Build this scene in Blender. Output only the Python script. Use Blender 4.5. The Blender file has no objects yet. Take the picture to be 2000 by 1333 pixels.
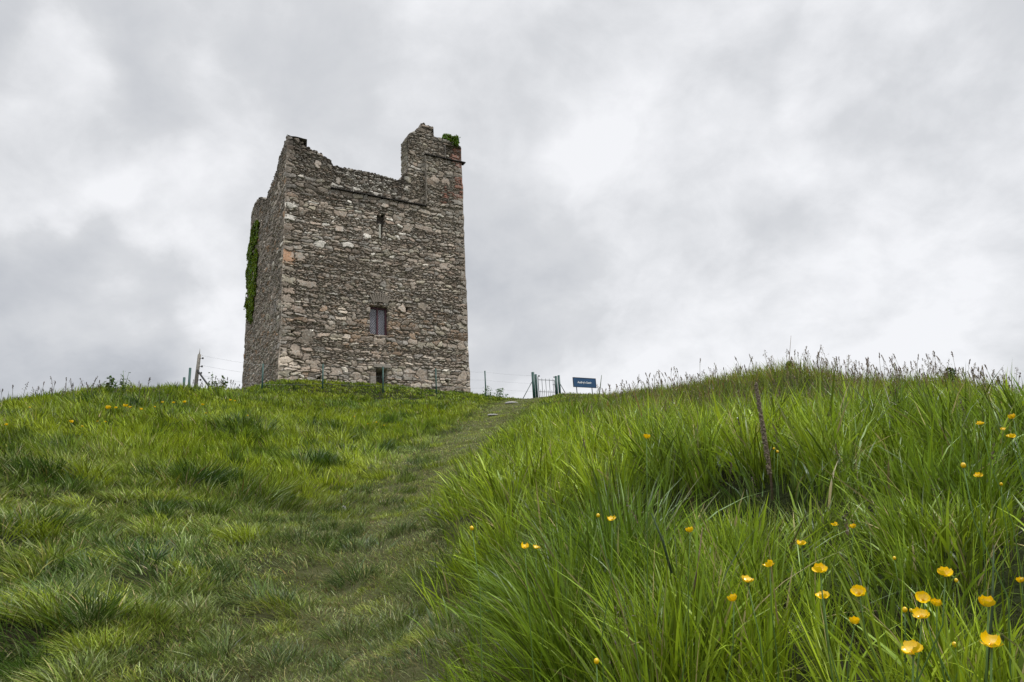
import bpy, math, random
import numpy as np
from mathutils import Vector, Matrix
rng = np.random.default_rng(7); random.seed(7)
sc = bpy.context.scene
COL = sc.collection

# ------------------------------------------------------------------ camera
FPX, PITCH, ROLL = 1333.0, math.radians(15.31), math.radians(-3.164)
_f = np.array([0, math.cos(PITCH), math.sin(PITCH)]); _u = np.array([0, -math.sin(PITCH), math.cos(PITCH)]); _r = np.array([1.0, 0, 0])
CR = _r*math.cos(ROLL) + _u*math.sin(ROLL); CU = -_r*math.sin(ROLL) + _u*math.cos(ROLL); CF = _f
cd = bpy.data.cameras.new('camera'); cam = bpy.data.objects.new('camera', cd); COL.objects.link(cam); sc.camera = cam
cd.sensor_width = 36; cd.lens = FPX/2000*36; cd.clip_start = 0.02; cd.clip_end = 6000
cam.matrix_world = Matrix(((CR[0], CU[0], -CF[0], 0), (CR[1], CU[1], -CF[1], 0), (CR[2], CU[2], -CF[2], 0), (0, 0, 0, 1)))

def ray(px, py):
    return CF + CR*((px-1000)/FPX) - CU*((py-666.5)/FPX)
def at(px, py, Y):                       # the world point seen at a pixel, Y metres ahead
    d = ray(px, py); return d*(Y/d[1])
def proj(P):
    P = np.asarray(P, float); z = P@CF
    return 1000+FPX*(P@CR)/z, 666.5-FPX*(P@CU)/z

# ------------------------------------------------------------------ world: overcast sky
SUN_EL, SUN_AZ = math.radians(56), math.radians(98)      # azimuth clockwise from +Y
w = bpy.data.worlds.new('World'); sc.world = w; w.use_nodes = True
nt = w.node_tree; nt.nodes.clear(); N = nt.nodes.new; Lk = nt.links.new
def mth(op, a, b=None, clamp=False):
    n = N('ShaderNodeMath'); n.operation = op; n.use_clamp = clamp
    for i, v in enumerate((a, b)):
        if v is None: continue
        if isinstance(v, (int, float)): n.inputs[i].default_value = v
        else: Lk(v, n.inputs[i])
    return n.outputs[0]
tc = N('ShaderNodeTexCoord'); sep = N('ShaderNodeSeparateXYZ'); Lk(tc.outputs['Generated'], sep.inputs[0])
zz = mth('ADD', mth('MAXIMUM', sep.outputs[2], 0.0), 0.55)
cmb = N('ShaderNodeCombineXYZ'); Lk(mth('DIVIDE', sep.outputs[0], zz), cmb.inputs[0]); Lk(mth('DIVIDE', sep.outputs[1], zz), cmb.inputs[1])
def noise(vec, scale, detail, rough, dist=0.0, off=(0, 0, 0)):
    mp = N('ShaderNodeMapping'); Lk(vec, mp.inputs[0]); mp.inputs['Location'].default_value = off
    n = N('ShaderNodeTexNoise'); Lk(mp.outputs[0], n.inputs['Vector']); n.inputs['Scale'].default_value = scale
    n.inputs['Detail'].default_value = detail; n.inputs['Roughness'].default_value = rough; n.inputs['Distortion'].default_value = dist
    return n.outputs['Fac']
n1 = noise(cmb.outputs[0], 2.1, 8, 0.5, 0.3, (3.1, 1.7, 0)); n2 = noise(cmb.outputs[0], 5.2, 8, 0.58, 0.3, (8.1, 0.2, 2))
n3 = noise(cmb.outputs[0], 13, 7, 0.6, 0.4, (1.1, 4.2, 5))
tt = mth('ADD', mth('ADD', mth('MULTIPLY', mth('SUBTRACT', n1, 0.5), 1.25), mth('MULTIPLY', mth('SUBTRACT', n2, 0.5), 0.72)), mth('MULTIPLY', mth('SUBTRACT', n3, 0.5), 0.28))
def blob(px, py, rad, amp):              # a bank of thicker or thinner cloud in one direction of the sky
    d = ray(px, py); d = d/np.linalg.norm(d)
    vm = N('ShaderNodeVectorMath'); vm.operation = 'DOT_PRODUCT'; Lk(nv.outputs[0], vm.inputs[0]); vm.inputs[1].default_value = d
    mr = N('ShaderNodeMapRange'); mr.interpolation_type = 'SMOOTHERSTEP'; Lk(vm.outputs['Value'], mr.inputs[0])
    mr.inputs[1].default_value = math.cos(math.radians(rad)); mr.inputs[2].default_value = 1.0; mr.inputs[3].default_value = 0; mr.inputs[4].default_value = amp
    return mr.outputs[0]
# wobble the direction so the banks have cloudy edges
wn = N('ShaderNodeTexNoise'); Lk(tc.outputs['Generated'], wn.inputs['Vector']); wn.inputs['Scale'].default_value = 5; wn.inputs['Detail'].default_value = 6
wv = N('ShaderNodeVectorMath'); wv.operation = 'SUBTRACT'; Lk(wn.outputs['Color'], wv.inputs[0]); wv.inputs[1].default_value = (.5, .5, .5)
ws = N('ShaderNodeVectorMath'); ws.operation = 'SCALE'; Lk(wv.outputs[0], ws.inputs[0]); ws.inputs['Scale'].default_value = 0.32
wa = N('ShaderNodeVectorMath'); wa.operation = 'ADD'; Lk(tc.outputs['Generated'], wa.inputs[0]); Lk(ws.outputs[0], wa.inputs[1])
nv = N('ShaderNodeVectorMath'); nv.operation = 'NORMALIZE'; Lk(wa.outputs[0], nv.inputs[0])
tot = mth('ADD', tt, 0.84)
for b in ((40, 30, 14, -.36), (90, 250, 9, .34), (70, 690, 12, -.50), (10, 470, 8, -.22), (120, 590, 6, .22), (420, 380, 14, -.14), (500, 90, 14, -.10), (300, 620, 9, .08),
          (1550, 270, 20, .13), (1750, 520, 16, .10), (1900, 60, 12, -.16), (1200, 60, 10, -.14), (1900, 400, 9, -.14), (800, 120, 10, -.06), (1550, 560, 9, -.12), (1000, 560, 10, -.08), (1640, 90, 6, .14), (1330, 640, 9, .10)):
    tot = mth('ADD', tot, blob(*b))
tot = mth('MAXIMUM', mth('MINIMUM', tot, 1.0), 0.0)
ramp = N('ShaderNodeValToRGB'); Lk(tot, ramp.inputs[0]); e = ramp.color_ramp.elements
e[0].position = 0; e[0].color = (.285, .298, .325, 1); e[1].position = 1; e[1].color = (.73, .735, .755, 1)
for p, c in ((.35, (.43, .445, .475, 1)), (.7, (.55, .56, .58, 1))):
    el = e.new(p); el.color = c
sky = N('ShaderNodeTexSky'); sky.sky_type = 'NISHITA'; sky.sun_disc = False; sky.sun_elevation = SUN_EL; sky.sun_rotation = SUN_AZ
skm = N('ShaderNodeVectorMath'); skm.operation = 'SCALE'; Lk(sky.outputs[0], skm.inputs[0]); skm.inputs['Scale'].default_value = 0.1
mix = N('ShaderNodeMix'); mix.data_type = 'RGBA'; mix.inputs[0].default_value = 0.96; Lk(skm.outputs[0], mix.inputs[6]); Lk(ramp.outputs[0], mix.inputs[7])
# an overcast sky is brighter overhead than at the horizon
mr = N('ShaderNodeMapRange'); mr.interpolation_type = 'SMOOTHSTEP'; Lk(sep.outputs[2], mr.inputs[0])
mr.inputs[1].default_value = 0.66; mr.inputs[2].default_value = .95; mr.inputs[3].default_value = 1.0; mr.inputs[4].default_value = 4.0
bg = N('ShaderNodeBackground'); Lk(mix.outputs[2], bg.inputs[0]); Lk(mr.outputs[0], bg.inputs[1])
wo = N('ShaderNodeOutputWorld'); Lk(bg.outputs[0], wo.inputs[0])

sd = bpy.data.lights.new('sun', 'SUN'); sd.energy = 1.5; sd.angle = math.radians(10); sd.color = (1, .96, .9)
so = bpy.data.objects.new('sun', sd); COL.objects.link(so)
sdir = Vector((math.sin(SUN_AZ)*math.cos(SUN_EL), math.cos(SUN_AZ)*math.cos(SUN_EL), math.sin(SUN_EL)))
so.rotation_euler = (-sdir).to_track_quat('-Z', 'Y').to_euler()
sc.view_settings.view_transform = 'Standard'; sc.view_settings.look = 'None'; sc.view_settings.exposure = 0.35; sc.view_settings.gamma = 1
sc.render.engine = 'CYCLES'
sc.cycles.max_bounces = 5; sc.cycles.diffuse_bounces = 2; sc.cycles.transmission_bounces = 3

# ------------------------------------------------------------------ helpers
def tag(o, label=None, cat=None, group=None, kind=None):
    if label: o['label'] = label
    if cat: o['category'] = cat
    if group: o['group'] = group
    if kind: o['kind'] = kind
    return o
def link(name, me, mat=None, parent=None, loc=(0, 0, 0)):
    o = bpy.data.objects.new(name, me); COL.objects.link(o); o.location = loc
    if mat is not None: me.materials.append(mat)
    if parent is not None: o.parent = parent
    return o
def empty(name, loc, rz=0.0):
    o = bpy.data.objects.new(name, None); COL.objects.link(o); o.location = loc; o.rotation_euler = (0, 0, rz); o.empty_display_size = .1
    return o
def npmesh(name, V, quads=None, tris=None, col=None, smooth=False):
    me = bpy.data.meshes.new(name); V = np.ascontiguousarray(V, np.float32)
    q = np.zeros((0, 4), np.int32) if quads is None else np.asarray(quads, np.int32)
    t = np.zeros((0, 3), np.int32) if tris is None else np.asarray(tris, np.int32)
    me.vertices.add(len(V)); me.vertices.foreach_set('co', V.ravel())
    lv = np.concatenate([q.ravel(), t.ravel()]); me.loops.add(len(lv)); me.loops.foreach_set('vertex_index', lv)
    ls = np.concatenate([np.arange(len(q))*4, len(q)*4+np.arange(len(t))*3]).astype(np.int32)
    me.polygons.add(len(ls)); me.polygons.foreach_set('loop_start', ls)
    me.update(calc_edges=True)
    if smooth: me.polygons.foreach_set('use_smooth', np.ones(len(ls), bool))
    if col is not None:
        a = me.color_attributes.new('Col', 'FLOAT_COLOR', 'POINT')
        c = np.ones((len(V), 4), np.float32); c[:, :3] = col; a.data.foreach_set('color', c.ravel())
    return me
class MB:                                # collects simple shapes into one mesh
    def __init__(s): s.v = []; s.f = []
    def add(s, vs, fs):
        b = len(s.v); s.v += [tuple(map(float, v)) for v in vs]; s.f += [tuple(i+b for i in f) for f in fs]
    def box(s, c, sz, M=None):
        vs = [np.array([x*sz[0]/2, y*sz[1]/2, z*sz[2]/2]) for x in (-1, 1) for y in (-1, 1) for z in (-1, 1)]
        if M is not None: vs = [np.array(M)@v for v in vs]
        s.add([v+np.array(c) for v in vs], [(0, 1, 3, 2), (4, 6, 7, 5), (0, 4, 5, 1), (2, 3, 7, 6), (0, 2, 6, 4), (1, 5, 7, 3)])
    def tube(s, pts, rad, n=8, cap=True):
        pts = [np.array(p, float) for p in pts]; rad = rad if hasattr(rad, '__len__') else [rad]*len(pts)
        b = len(s.v); ref = np.array([.3, .9, .1])
        for i, p in enumerate(pts):
            d = pts[min(i+1, len(pts)-1)]-pts[max(i-1, 0)]; d = d/(np.linalg.norm(d)+1e-9)
            r0 = ref if abs(d@ref) < .93 else np.array([1., 0, 0])
            a = np.cross(d, r0); a /= np.linalg.norm(a); c = np.cross(d, a)
            for k in range(n):
                th = 2*math.pi*k/n; s.v.append(tuple(p+rad[i]*(a*math.cos(th)+c*math.sin(th))))
        for i in range(len(pts)-1):
            for k in range(n):
                k2 = (k+1) % n; s.f.append((b+i*n+k, b+i*n+k2, b+(i+1)*n+k2, b+(i+1)*n+k))
        if cap: s.f.append(tuple(b+k for k in range(n))[::-1]); s.f.append(tuple(b+(len(pts)-1)*n+k for k in range(n)))
    def ball(s, c, r, n=8, m=6, sq=(1, 1, 1)):
        c = np.array(c, float); b = len(s.v)
        for i in range(m+1):
            ph = math.pi*i/m
            for k in range(n):
                th = 2*math.pi*k/n; s.v.append(tuple(c+r*np.array([math.sin(ph)*math.cos(th)*sq[0], math.sin(ph)*math.sin(th)*sq[1], math.cos(ph)*sq[2]])))
        for i in range(m):
            for k in range(n):
                k2 = (k+1) % n; s.f.append((b+i*n+k, b+(i+1)*n+k, b+(i+1)*n+k2, b+i*n+k2))
    def build(s, name, mat, parent=None, smooth=False, loc=(0, 0, 0)):
        me = bpy.data.meshes.new(name); me.from_pydata(s.v, [], s.f); me.update()
        if smooth:
            for p in me.polygons: p.use_smooth = True
        return link(name, me, mat, parent, loc)

def mat_simple(name, col, rough=.6, spec=.3, bump=0.0, bscale=40, var=0.25, metal=0):
    m = bpy.data.materials.new(name); m.use_nodes = True; t = m.node_tree; b = t.nodes['Principled BSDF']
    b.inputs['Roughness'].default_value = rough; b.inputs['Specular IOR Level'].default_value = spec; b.inputs['Metallic'].default_value = metal
    tcn = t.nodes.new('ShaderNodeTexCoord'); n = t.nodes.new('ShaderNodeTexNoise'); t.links.new(tcn.outputs['Object'], n.inputs['Vector'])
    n.inputs['Scale'].default_value = bscale; n.inputs['Detail'].default_value = 6
    r = t.nodes.new('ShaderNodeValToRGB'); t.links.new(n.outputs['Fac'], r.inputs[0])
    r.color_ramp.elements[0].position = .3; r.color_ramp.elements[1].position = .7
    r.color_ramp.elements[0].color = tuple(c*(1-var) for c in col)+(1,); r.color_ramp.elements[1].color = tuple(min(1, c*(1+var)) for c in col)+(1,)
    t.links.new(r.outputs[0], b.inputs['Base Color'])
    if bump:
        bp = t.nodes.new('ShaderNodeBump'); bp.inputs['Strength'].default_value = bump; bp.inputs['Distance'].default_value = .01
        t.links.new(n.outputs['Fac'], bp.inputs['Height']); t.links.new(bp.outputs[0], b.inputs['Normal'])
    return m
def mat_leaf(name, trans=.35, rough=.5, gloss=.06, attr=True, col=(.1, .2, .03)):
    m = bpy.data.materials.new(name); m.use_nodes = True; t = m.node_tree; t.nodes.clear(); N = t.nodes.new; L = t.links.new
    if attr:
        a = N('ShaderNodeVertexColor'); a.layer_name = 'Col'; c = a.outputs[0]
    else:
        n = N('ShaderNodeTexNoise'); n.inputs['Scale'].default_value = 60; tcn = N('ShaderNodeTexCoord'); L(tcn.outputs['Object'], n.inputs['Vector'])
        r = N('ShaderNodeValToRGB'); L(n.outputs['Fac'], r.inputs[0]); r.color_ramp.elements[0].color = tuple(x*.7 for x in col)+(1,); r.color_ramp.elements[1].color = tuple(min(1, x*1.2) for x in col)+(1,); c = r.outputs[0]
    d = N('ShaderNodeBsdfDiffuse'); tr = N('ShaderNodeBsdfTranslucent'); g = N('ShaderNodeBsdfGlossy'); g.inputs['Roughness'].default_value = rough
    g.inputs['Color'].default_value = (.8, .85, .9, 1)
    L(c, d.inputs[0]); L(c, tr.inputs[0])
    m1 = N('ShaderNodeMixShader'); m1.inputs[0].default_value = trans; L(d.outputs[0], m1.inputs[1]); L(tr.outputs[0], m1.inputs[2])
    fr = N('ShaderNodeLayerWeight'); fr.inputs[0].default_value = .3
    mm = N('ShaderNodeMath'); mm.operation = 'MULTIPLY_ADD'; L(fr.outputs['Fresnel'], mm.inputs[0]); mm.inputs[1].default_value = gloss*2; mm.inputs[2].default_value = gloss*.5
    m2 = N('ShaderNodeMixShader'); L(mm.outputs[0], m2.inputs[0]); L(m1.outputs[0], m2.inputs[1]); L(g.outputs[0], m2.inputs[2])
    o = N('ShaderNodeOutputMaterial'); L(m2.outputs[0], o.inputs[0])
    return m

_tabs = {}
def vnoise(x, y, seed=0):                # smooth 2-D value noise, 0..1
    if seed not in _tabs: _tabs[seed] = np.random.default_rng(1000+seed).random((256, 256))
    T = _tabs[seed]; xi = np.floor(x).astype(int); yi = np.floor(y).astype(int); fx = x-xi; fy = y-yi
    fx = fx*fx*(3-2*fx); fy = fy*fy*(3-2*fy)
    a = T[xi & 255, yi & 255]; b = T[(xi+1) & 255, yi & 255]; c = T[xi & 255, (yi+1) & 255]; d = T[(xi+1) & 255, (yi+1) & 255]
    return (a*(1-fx)+b*fx)*(1-fy)+(c*(1-fx)+d*fx)*fy
def fbm(x, y, seed=0, o=3):
    s = 0; a = .5; t = 0
    for k in range(o):
        s = s+a*vnoise(x*2**k+k*17.3, y*2**k+k*9.1, seed+k); t += a; a *= .5
    return s/t
def sstep(a, b, x):
    t = np.clip((x-a)/(b-a), 0, 1); return t*t*(3-2*t)

# ------------------------------------------------------------------ terrain
ctrl_px = [(0, 1333, 3.2), (500, 1333, 3.3), (900, 1333, 3.0), (300, 1250, 3.7), (700, 1150, 5.0), (760, 1240, 4.0), (780, 1000, 8), (870, 900, 12), (930, 848, 16), (990, 800, 22), (1015, 784, 29), (1045, 783, 33.5), (1092, 772, 33),
 (0, 1100, 4.5), (300, 1100, 5), (550, 1100, 5.3), (0, 955, 6.5), (250, 905, 9), (550, 955, 9.5), (700, 905, 11.5), (400, 855, 12), (600, 855, 14), (800, 855, 16), (0, 812, 12), (200, 800, 14), (600, 790, 23), (800, 789, 26), (420, 790, 20),
 (0, 799, 15), (100, 784, 16.5), (200, 769, 18), (330, 764, 21), (470, 768, 25), (545, 770, 26), (630, 775, 27), (740, 781, 29), (850, 780, 30), (950, 781, 31),
 (870, 1000, 6), (1000, 1135, 3), (1200, 1000, 3.5), (1200, 910, 5), (1400, 1045, 3), (1250, 1060, 3), (1550, 1030, 2.8), (1340, 905, 3.8), (1400, 885, 5), (1500, 912, 4), (1700, 905, 4), (1900, 870, 4),
 (1560, 812, 7), (1850, 835, 6.5), (1250, 770, 14), (1400, 752, 11), (1180, 835, 9.5), (1120, 782, 22), (1100, 835, 12), (1000, 862, 11), (1040, 815, 18),
 (1500, 742, 10), (1555, 730, 9.6), (1600, 750, 9.6), (1700, 762, 9.6), (1800, 752, 9.6), (1900, 760, 9.2), (2000, 792, 8.8), (2150, 840, 8.4)]
ctrl_w = [(.5, .7, -.58), (-.3, .7, -.72), (-.15, 2, -.62), (.3, 1.5, -.52), (1.2, 1.4, -.42), (2.5, 2.2, -.3), (.6, 2.2, -.28), (-2.5, 1, -.75), (0, -3, -.9), (4, -3, -.8), (-5, -3, -.9), (-5, 2.5, -.5),
 (4.5, 14, 1.9), (7, 14, 1.6), (10, 13, 1.3), (14, 20, 1.5), (6, 20, 3.3), (9, 30, 4.3), (4.5, 33, 5.9), (8, 38, 5.2), (-15, 22, 3.3), (-20, 16, 2.0), (-14, 30, 5.6), (-22, 32, 4.0),
 (-10.5, 29.4, 6.80), (-6, 31.4, 6.74), (-2, 34.6, 6.7), (-9, 38, 7), (-14, 40, 6.8), (-4, 43, 6.8), (2, 40, 6.5), (-20, 45, 5), (0, 52, 5.5), (14, 48, 3.5), (22, 25, .5), (16, 6, .2), (9, 1, -.4), (-12, 6, .2), (-14, 0, -.8), (18, -10, -1.5), (-18, -10, -1.5), (0, -16, -1.6)]
CP = np.array([tuple(at(*c)) for c in ctrl_px]+ctrl_w)
def _phi(r2): return r2*np.log(r2+1e-9)*.5
_n = len(CP); _A = _phi(((CP[:, None, :2]-CP[None, :, :2])**2).sum(-1))+np.eye(_n)*.12
_P = np.c_[np.ones(_n), CP[:, :2]]; _M = np.block([[_A, _P], [_P.T, np.zeros((3, 3))]])
_W = np.linalg.solve(_M, np.r_[CP[:, 2], 0, 0, 0])
PATH = np.array([at(*c)[:2] for c in ((830, 1500, 1.9), (780, 1333, 3.2), (720, 1180, 4.6), (735, 1090, 6), (790, 1000, 8), (870, 900, 12), (925, 845, 16), (985, 797, 22), (1015, 784, 29), (1066, 777, 33))])
BANK = np.array([(-.22, -1), (-.2, .5), (-.15, 1.6), (-.1, 2.6), tuple(at(900, 1150, 4.2)[:2]), tuple(at(862, 1000, 6)[:2]), tuple(at(905, 930, 8)[:2]), tuple(at(960, 860, 11)[:2]), tuple(at(1025, 815, 17)[:2]), tuple(at(1080, 790, 26)[:2]), tuple(at(1105, 775, 33)[:2]), (3.5, 60)])
def bank_side(x, y):                     # metres to the right of the edge of the tall grass
    return x-np.interp(y, BANK[:, 1], BANK[:, 0])
def path_dist(x, y):
    return np.abs(x-np.interp(y, PATH[:, 1], PATH[:, 0]))
# tussocks: pixel, distance, radius, extra height
TUS = [(105, 925, 7.2, .55, .22), (470, 845, 13, .8, .24), (1548, 736, 9.6, .34, .2), (650, 1075, 5.4, .28, .10), (540, 1160, 4.4, .26, .13), (775, 990, 8.3, .35, .10), (640, 830, 16, .8, .14), (280, 800, 15, .8, .2), (170, 790, 14.5, .7, .16), (520, 985, 8.4, .4, .12),
       (880, 835, 17, .5, .12), (330, 1120, 4.7, .35, .14), (60, 1060, 5, .5, .2), (700, 1110, 5, .22, .08), (950, 1030, 5.4, .35, .12), (610, 905, 11, .5, .12), (830, 1290, 3.3, .3, .08), (120, 1230, 3.7, .4, .12), (690, 765, 26, 1.0, .2), (400, 930, 8.6, .6, .16), (880, 1120, 4.4, .3, .12)]
TW = [(at(a, b, Y)[0], Y, r, h) for a, b, Y, r, h in TUS]
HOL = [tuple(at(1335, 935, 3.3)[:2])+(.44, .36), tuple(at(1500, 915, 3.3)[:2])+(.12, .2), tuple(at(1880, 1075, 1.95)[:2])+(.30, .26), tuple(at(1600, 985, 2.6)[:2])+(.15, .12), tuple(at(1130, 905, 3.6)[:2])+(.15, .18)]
def ground(x, y):
    x = np.asarray(x, float); y = np.asarray(y, float); sh = x.shape; xf = x.ravel(); yf = y.ravel(); out = np.empty(len(xf))
    for i in range(0, len(xf), 60000):
        a = xf[i:i+60000]; b = yf[i:i+60000]
        out[i:i+60000] = _phi((a[:, None]-CP[None, :, 0])**2+(b[:, None]-CP[None, :, 1])**2)@_W[:_n]+_W[_n]+_W[_n+1]*a+_W[_n+2]*b
    R = np.hypot(xf, yf-15); m = sstep(28, 48, R); far = -2.5-4*sstep(40, 200, R)+3*(fbm(xf/60, yf/60, 5)-.5)*sstep(50, 200, R)
    out = out*(1-m)+far*m
    bs = bank_side(xf, yf); inb = sstep(-.3, .5, bs)
    rough = (1-sstep(.2, .9, path_dist(xf, yf)))*.5+.5
    out += (fbm(xf*1.1, yf*1.1, 11)-.5)*.16*(.6+.4*inb)+(vnoise(xf*3.1, yf*3.1, 15)-.5)*.07*(1.2-.4*rough)+(vnoise(xf*8, yf*8, 19)-.5)*.022
    out += sstep(12, 22, yf)*(fbm(xf*.5, yf*.5, 12)-.5)*.16
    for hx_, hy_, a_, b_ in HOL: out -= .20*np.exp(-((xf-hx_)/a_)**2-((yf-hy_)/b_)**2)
    for tx, ty, r, h in TW: out += .45*h*np.exp(-(((xf-tx)**2+(yf-ty)**2)/(r*r)*1.4))
    return out.reshape(sh)
def g1(x, y): return float(ground(np.array([x]), np.array([y]))[0])

ths = np.concatenate([np.linspace(-50, 50, 520, endpoint=False), np.linspace(50, 310, 90, endpoint=False)]); ths = np.radians(ths)
rad = np.concatenate([np.geomspace(.15, 60, 420), np.geomspace(63, 4000, 50)])
TH, RR = np.meshgrid(ths, rad, indexing='ij'); X = RR*np.sin(TH); Y = RR*np.cos(TH); Z = ground(X, Y)
nt_, nr_ = X.shape; V = np.c_[X.ravel(), Y.ravel(), Z.ravel()]; V = np.r_[V, [[0, 0, g1(0, 0)]]]
i = np.arange(nt_)[:, None]; j = np.arange(nr_-1)[None, :]; a = i*nr_+j; b = ((i+1) % nt_)*nr_+j
q = np.stack([a, a+1, b+1, b], -1).reshape(-1, 4); ii = np.arange(nt_); tr = np.c_[np.full(nt_, len(V)-1), ii*nr_, ((ii+1) % nt_)*nr_]
gcv = np.zeros((len(V), 3)); _pd = path_dist(V[:, 0], V[:, 1]); gcv[:] = (sstep(1.1, .3, _pd)*(V[:, 1] > -5)*(V[:, 1] < 40))[:, None]
gm = bpy.data.materials.new('earth_and_moss'); gm.use_nodes = True; t = gm.node_tree; b_ = t.nodes['Principled BSDF']; b_.inputs['Roughness'].default_value = .95; b_.inputs['Specular IOR Level'].default_value = .1
gg = t.nodes.new('ShaderNodeNewGeometry'); n = t.nodes.new('ShaderNodeTexNoise'); t.links.new(gg.outputs['Position'], n.inputs['Vector']); n.inputs['Scale'].default_value = 2.2; n.inputs['Detail'].default_value = 9; n.inputs['Roughness'].default_value = .7
r = t.nodes.new('ShaderNodeValToRGB'); t.links.new(n.outputs['Fac'], r.inputs[0]); e = r.color_ramp.elements
e[0].position = .35; e[0].color = (.018, .013, .008, 1); e[1].position = .68; e[1].color = (.024, .036, .009, 1); el = e.new(.5); el.color = (.020, .024, .008, 1)
gv = t.nodes.new('ShaderNodeVertexColor'); gv.layer_name = 'Col'; gmx = t.nodes.new('ShaderNodeMix'); gmx.data_type = 'RGBA'; t.links.new(gv.outputs[0], gmx.inputs[0]); t.links.new(r.outputs[0], gmx.inputs[6]); gmx.inputs[7].default_value = (.070, .072, .030, 1)
t.links.new(gmx.outputs[2], b_.inputs['Base Color'])
n2_ = t.nodes.new('ShaderNodeTexNoise'); t.links.new(gg.outputs['Position'], n2_.inputs['Vector']); n2_.inputs['Scale'].default_value = 45; n2_.inputs['Detail'].default_value = 5
bp = t.nodes.new('ShaderNodeBump'); bp.inputs['Distance'].default_value = .03; t.links.new(n2_.outputs['Fac'], bp.inputs['Height']); t.links.new(bp.outputs[0], b_.inputs['Normal'])
tag(link('ground', npmesh('ground', V, q, tr, gcv, smooth=True), gm), kind='structure')

# ------------------------------------------------------------------ castle tower
TA = np.array([-10.501, 29.647, 6.3]); PHI = .527; TW_, TD = 9.5, 10.49
EU = np.array([math.cos(PHI), math.sin(PHI), 0]); EV = np.array([-math.sin(PHI), math.cos(PHI), 0]); EZ = np.array([0, 0, 1.0])
def on_front(px, py, off=0.0):           # pixel -> (u, z) on the front wall's plane
    d = ray(px, py); k = ((TA-EV*off)@EV)/(d@EV); P = d*k-TA; return P@EU, P[2]
def on_left(px, py):
    d = ray(px, py); k = (TA@EU)/(d@EU); P = d*k-TA; return P@EV, P[2]
def cornernoise(z, s): return .035*(vnoise(z*3.2, z*0+s, 30)-.4)+.05*(vnoise(z*.7, z*0+s, 31)-.5)

PAL = np.array([(.195, .170, .145), (.240, .215, .185), (.165, .145, .122), (.265, .235, .20), (.205, .172, .143), (.19, .18, .165), (.225, .21, .17), (.135, .115, .095)])
def stones(W, H, seed, big=1.0, quoins=(True, True), tilt=0.0):
    r = np.random.default_rng(seed); S = []
    v = 0.0
    while v < H:
        h = r.choice([.07, .10, .13, .18, .24], p=[.42, .32, .16, .07, .03])*big*r.uniform(.68, 1.05); u = -r.uniform(0, .3)
        while u < W+.2:
            wd = h*r.uniform(1.6, 5.2)*(.7 if h > .16 else 1); wd = min(wd, .6)
            S.append((u+wd/2, v+h/2+r.normal(0, h*.22), wd/2, h/2*r.uniform(.8, 1.25))); u += wd
        v += h
    nb = int(W*H*1.0)
    for _ in range(nb):
        hh = r.uniform(.07, .17)*big; ww = hh*r.uniform(.7, 2.1); S.append((r.uniform(0, W), r.uniform(0, H), ww, hh))
    if quoins[0] or quoins[1]:
        z = 0
        k = 0
        while z < H:
            hh = r.uniform(.09, .17)
            for side in (0, 1):
                if quoins[side]:
                    ww = r.uniform(.20, .32) if (k+side) % 2 else r.uniform(.10, .18)
                    S.append((ww if side == 0 else W-ww, z+hh, ww, hh))
            z += 2*hh+.015; k += 1
    S = np.array(S)
    # bigger stones swallow the small ones inside them
    area = S[:, 2]*S[:, 3]; order = np.argsort(-area); keep = np.ones(len(S), bool)
    bigi = [o for o in order if area[o] > .014]
    for o in bigi:
        if not keep[o]: continue
        du = np.abs(S[:, 0]-S[o, 0])/S[o, 2]; dv = np.abs(S[:, 1]-S[o, 1])/S[o, 3]
        kill = (du < .92) & (dv < .92) & (area <= area[o]); kill[o] = False; keep[kill] = False
    return S[keep]
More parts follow.
